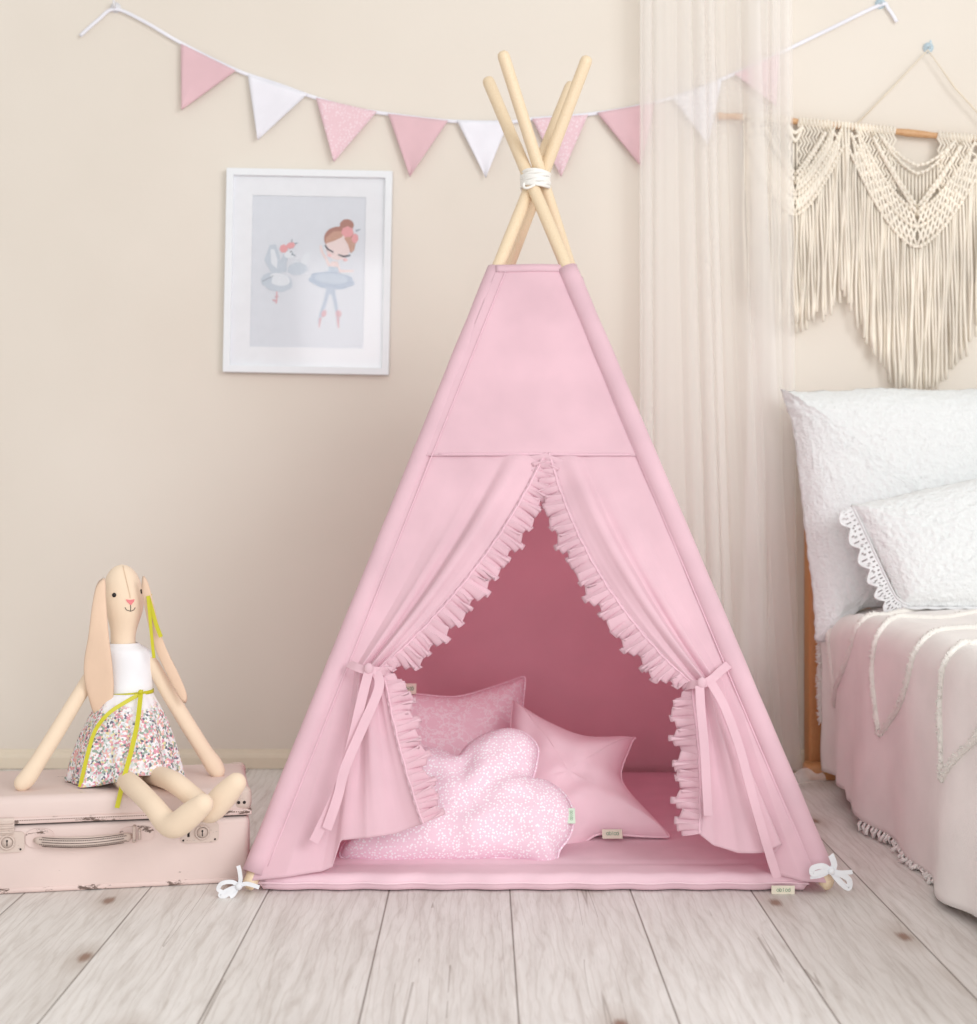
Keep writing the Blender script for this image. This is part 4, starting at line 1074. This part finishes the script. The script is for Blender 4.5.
# fuzzy edge at the rear corner and tassels at the hem
fz = MB()
for i in range(420):
    s = random.uniform(.15, .42); p = throw_pt(s, 3.625); d = Vector((random.uniform(-1, .2), random.uniform(-.2, 1), random.uniform(-.7, .3))).normalized() * random.uniform(.006, .016)
    fz.tube([p, p + d], [.0022, .0012], 4)
fz.build('frayed_edge', TUFT, throw)
fz = MB()
for i in range(30):
    Y = 2.70 + i * .014 + random.uniform(-.004, .004); p = throw_pt(0, Y)
    fz.tube([p + Vector((.012, 0, .012)), p + Vector((-.004, random.uniform(-.01, .01), .004 - p.z * .5)), Vector((p.x - random.uniform(-.004, .014), Y + random.uniform(-.012, .012), .005))], [.003, .0036, .0045], 5)
fz.build('tassel_fringe', BED_CLOTH, throw)

# ------------------------------------------------------------------ pillows
def pillow(name, label, corners, c, plane, T, D, mat, sd, inset=8, disp=.0032, n=7, mid=()):
    (y0, k) = plane
    n3 = Vector((0, -1, k)).normalized(); upv = Vector((0, k, 1)).normalized(); o3 = on(c[0], c[1], y0, k)
    def to2(p): d = on(p[0], p[1], y0, k) - o3; return Vector((d.x, d.dot(upv), 0))
    P = spline_closed([to2(p) for p in corners], n); out = [Vector((p.x, p.y)) for p in P]
    t = thing(name, label, 'pillow', (o3.x, o3.y, on(c[0], 605, y0, k).z))
    f3 = lambda x, y, h: o3 + ex * x + upv * y + n3 * h
    mb = stuffed(out, Vector((0, 0)), 0, f3, T, D, 60, wr=.05, sd=sd, relax=60)
    for i, p in enumerate(mb.v):
        q = p * 95; mb.v[i] = p + n3 * disp * (noise.noise(q) + .6 * noise.noise(q * 2.1)) + Vector((noise.noise(q + Vector((9, 0, 0))), 0, noise.noise(q + Vector((0, 9, 0))))) * disp * 1.1
    o = mb.build('pillowcase', mat, t, weld=True)
    return t, f3, to2, n3, upv
bp = [(781, 389), (787, 391), (830, 391), (880, 388), (940, 390), (1000, 388), (1060, 390), (1086, 386), (1084, 395), (1077, 450), (1074, 520), (1078, 590), (1084, 640), (1060, 622), (1000, 612), (930, 608), (880, 607), (860, 611), (845, 624), (828, 641), (816, 641), (815, 630), (812, 590), (806, 540), (799, 480), (793, 430), (784, 400)]
pillow('large_pillow', 'large square white fluffy pillow standing against the wall on the bed', bp, (940, 515), (3.49, .20), .055, .13, FLUFF, 1, n=9)
spx = [(851, 507), (865, 503), (900, 495), (950, 484), (1000, 474), (1060, 462), (1110, 452), (1118, 460), (1122, 520), (1128, 600), (1120, 612), (1060, 610), (1000, 608), (950, 607), (905, 606), (897, 596), (885, 572), (872, 545), (858, 520)]
t, f3, to2, n3, upv = pillow('lace_edged_pillow', 'smaller white pillow with a scalloped lace edge leaning on the large one', spx, (990, 545), (3.24, .36), .05, .13, FLUFF, 4, n=9)
# lace edging: scalloped band with open holes along the left edge
path = spline([Vector((852, 507, 0)), Vector((868, 540, 0)), Vector((884, 575, 0)), Vector((896, 598, 0)), Vector((908, 606, 0))], 24)
mb = MB(); nP = len(path); nsc = 7.0; rows = 6; V = []
for i, p in enumerate(path):
    t2 = (path[min(i + 1, nP - 1)] - path[max(i - 1, 0)]).normalized(); s2 = Vector((-t2.y, t2.x, 0)); s2 = s2 if s2.x < 0 else -s2
    sc = abs(math.sin(PI * nsc * i / (nP - 1)))
    for r_ in range(rows + 1):
        w = (11 + 7 * sc) * r_ / rows; q = p + s2 * w
        V.append(on(q.x, q.y, 3.24, .36, .004 + .004 * math.sin(i * .5) * r_ / rows))
F_ = []
for i in range(nP - 1):
    for r_ in range(rows):
        if r_ in (1, 3) and i % 3 == 1: continue
        if r_ == 4 and i % 4 == 2: continue
        a = i * (rows + 1) + r_; F_.append((a, a + 1, a + rows + 2, a + rows + 1))
mb.add(V, F_); o = mb.build('lace_edging', LACE, t, False); solid(o, .0014)
mb2 = MB(); mb2.tube([V[i * (rows + 1) + rows] for i in range(nP)], .0018, 6); mb2.tube([V[i * (rows + 1)] + n3 * .002 for i in range(nP)], .0022, 6)
path2 = [Vector((x, 606 + .6 * math.sin(x), 0)) for x in range(905, 1000, 2)]
for i, p in enumerate(path2[:-1]):
    a = on(p.x, 607, 3.24, .36, .004); b_ = on(p.x + 2, 607, 3.24, .36, .004)
    h = .006 + .004 * abs(math.sin(i * .33)); mb2.add([a, b_, b_ + Vector((0, -.01, -h * .6)), a + Vector((0, -.01, -h * .6))], [(0, 1, 2, 3)])
mb2.build('lace_cording', LACE, o)

# ------------------------------------------------------------------ light
w = bpy.data.worlds.new('world'); bpy.context.scene.world = w; w.use_nodes = True
w.node_tree.nodes['Background'].inputs[0].default_value = (1.0, .965, .92, 1); w.node_tree.nodes['Background'].inputs[1].default_value = .74
def area(name, loc, tgt, size, e, col):
    l = bpy.data.lights.new(name, 'AREA'); l.shape = 'RECTANGLE'; l.size, l.size_y = size; l.energy = e; l.color = col
    o = bpy.data.objects.new(name, l); C.objects.link(o); o.location = loc; o.rotation_euler = (Vector(tgt) - Vector(loc)).to_track_quat('-Z', 'Y').to_euler(); return o
area('window_light', (3.0, -1.2, 2.5), (0, 3.3, .6), (2.4, 2.0), 122, (.96, .98, 1))
area('soft_front_light', (.2, -1.8, 1.2), (.1, 3.2, .5), (2.6, 1.8), 54, (.98, .98, 1))

cam = bpy.data.cameras.new('camera'); co = bpy.data.objects.new('camera', cam); C.objects.link(co)
co.location = (0, 0, CAMZ); co.rotation_euler = (PI / 2, 0, 0)
cam.sensor_fit = 'HORIZONTAL'; cam.sensor_width = 36; cam.lens = F / 977 * 36
cam.shift_x = (488.5 - CX) / 977; cam.shift_y = -(512 - CY) / 977
cam.dof.use_dof = True; cam.dof.focus_distance = 2.72; cam.dof.aperture_fstop = 4.5
sc = bpy.context.scene; sc.camera = co
sc.view_settings.view_transform = 'Standard'; sc.view_settings.look = 'None'; sc.view_settings.exposure = 0; sc.view_settings.gamma = 1
sc.cycles.transparent_max_bounces = 24; sc.cycles.max_bounces = 10; sc.cycles.diffuse_bounces = 6
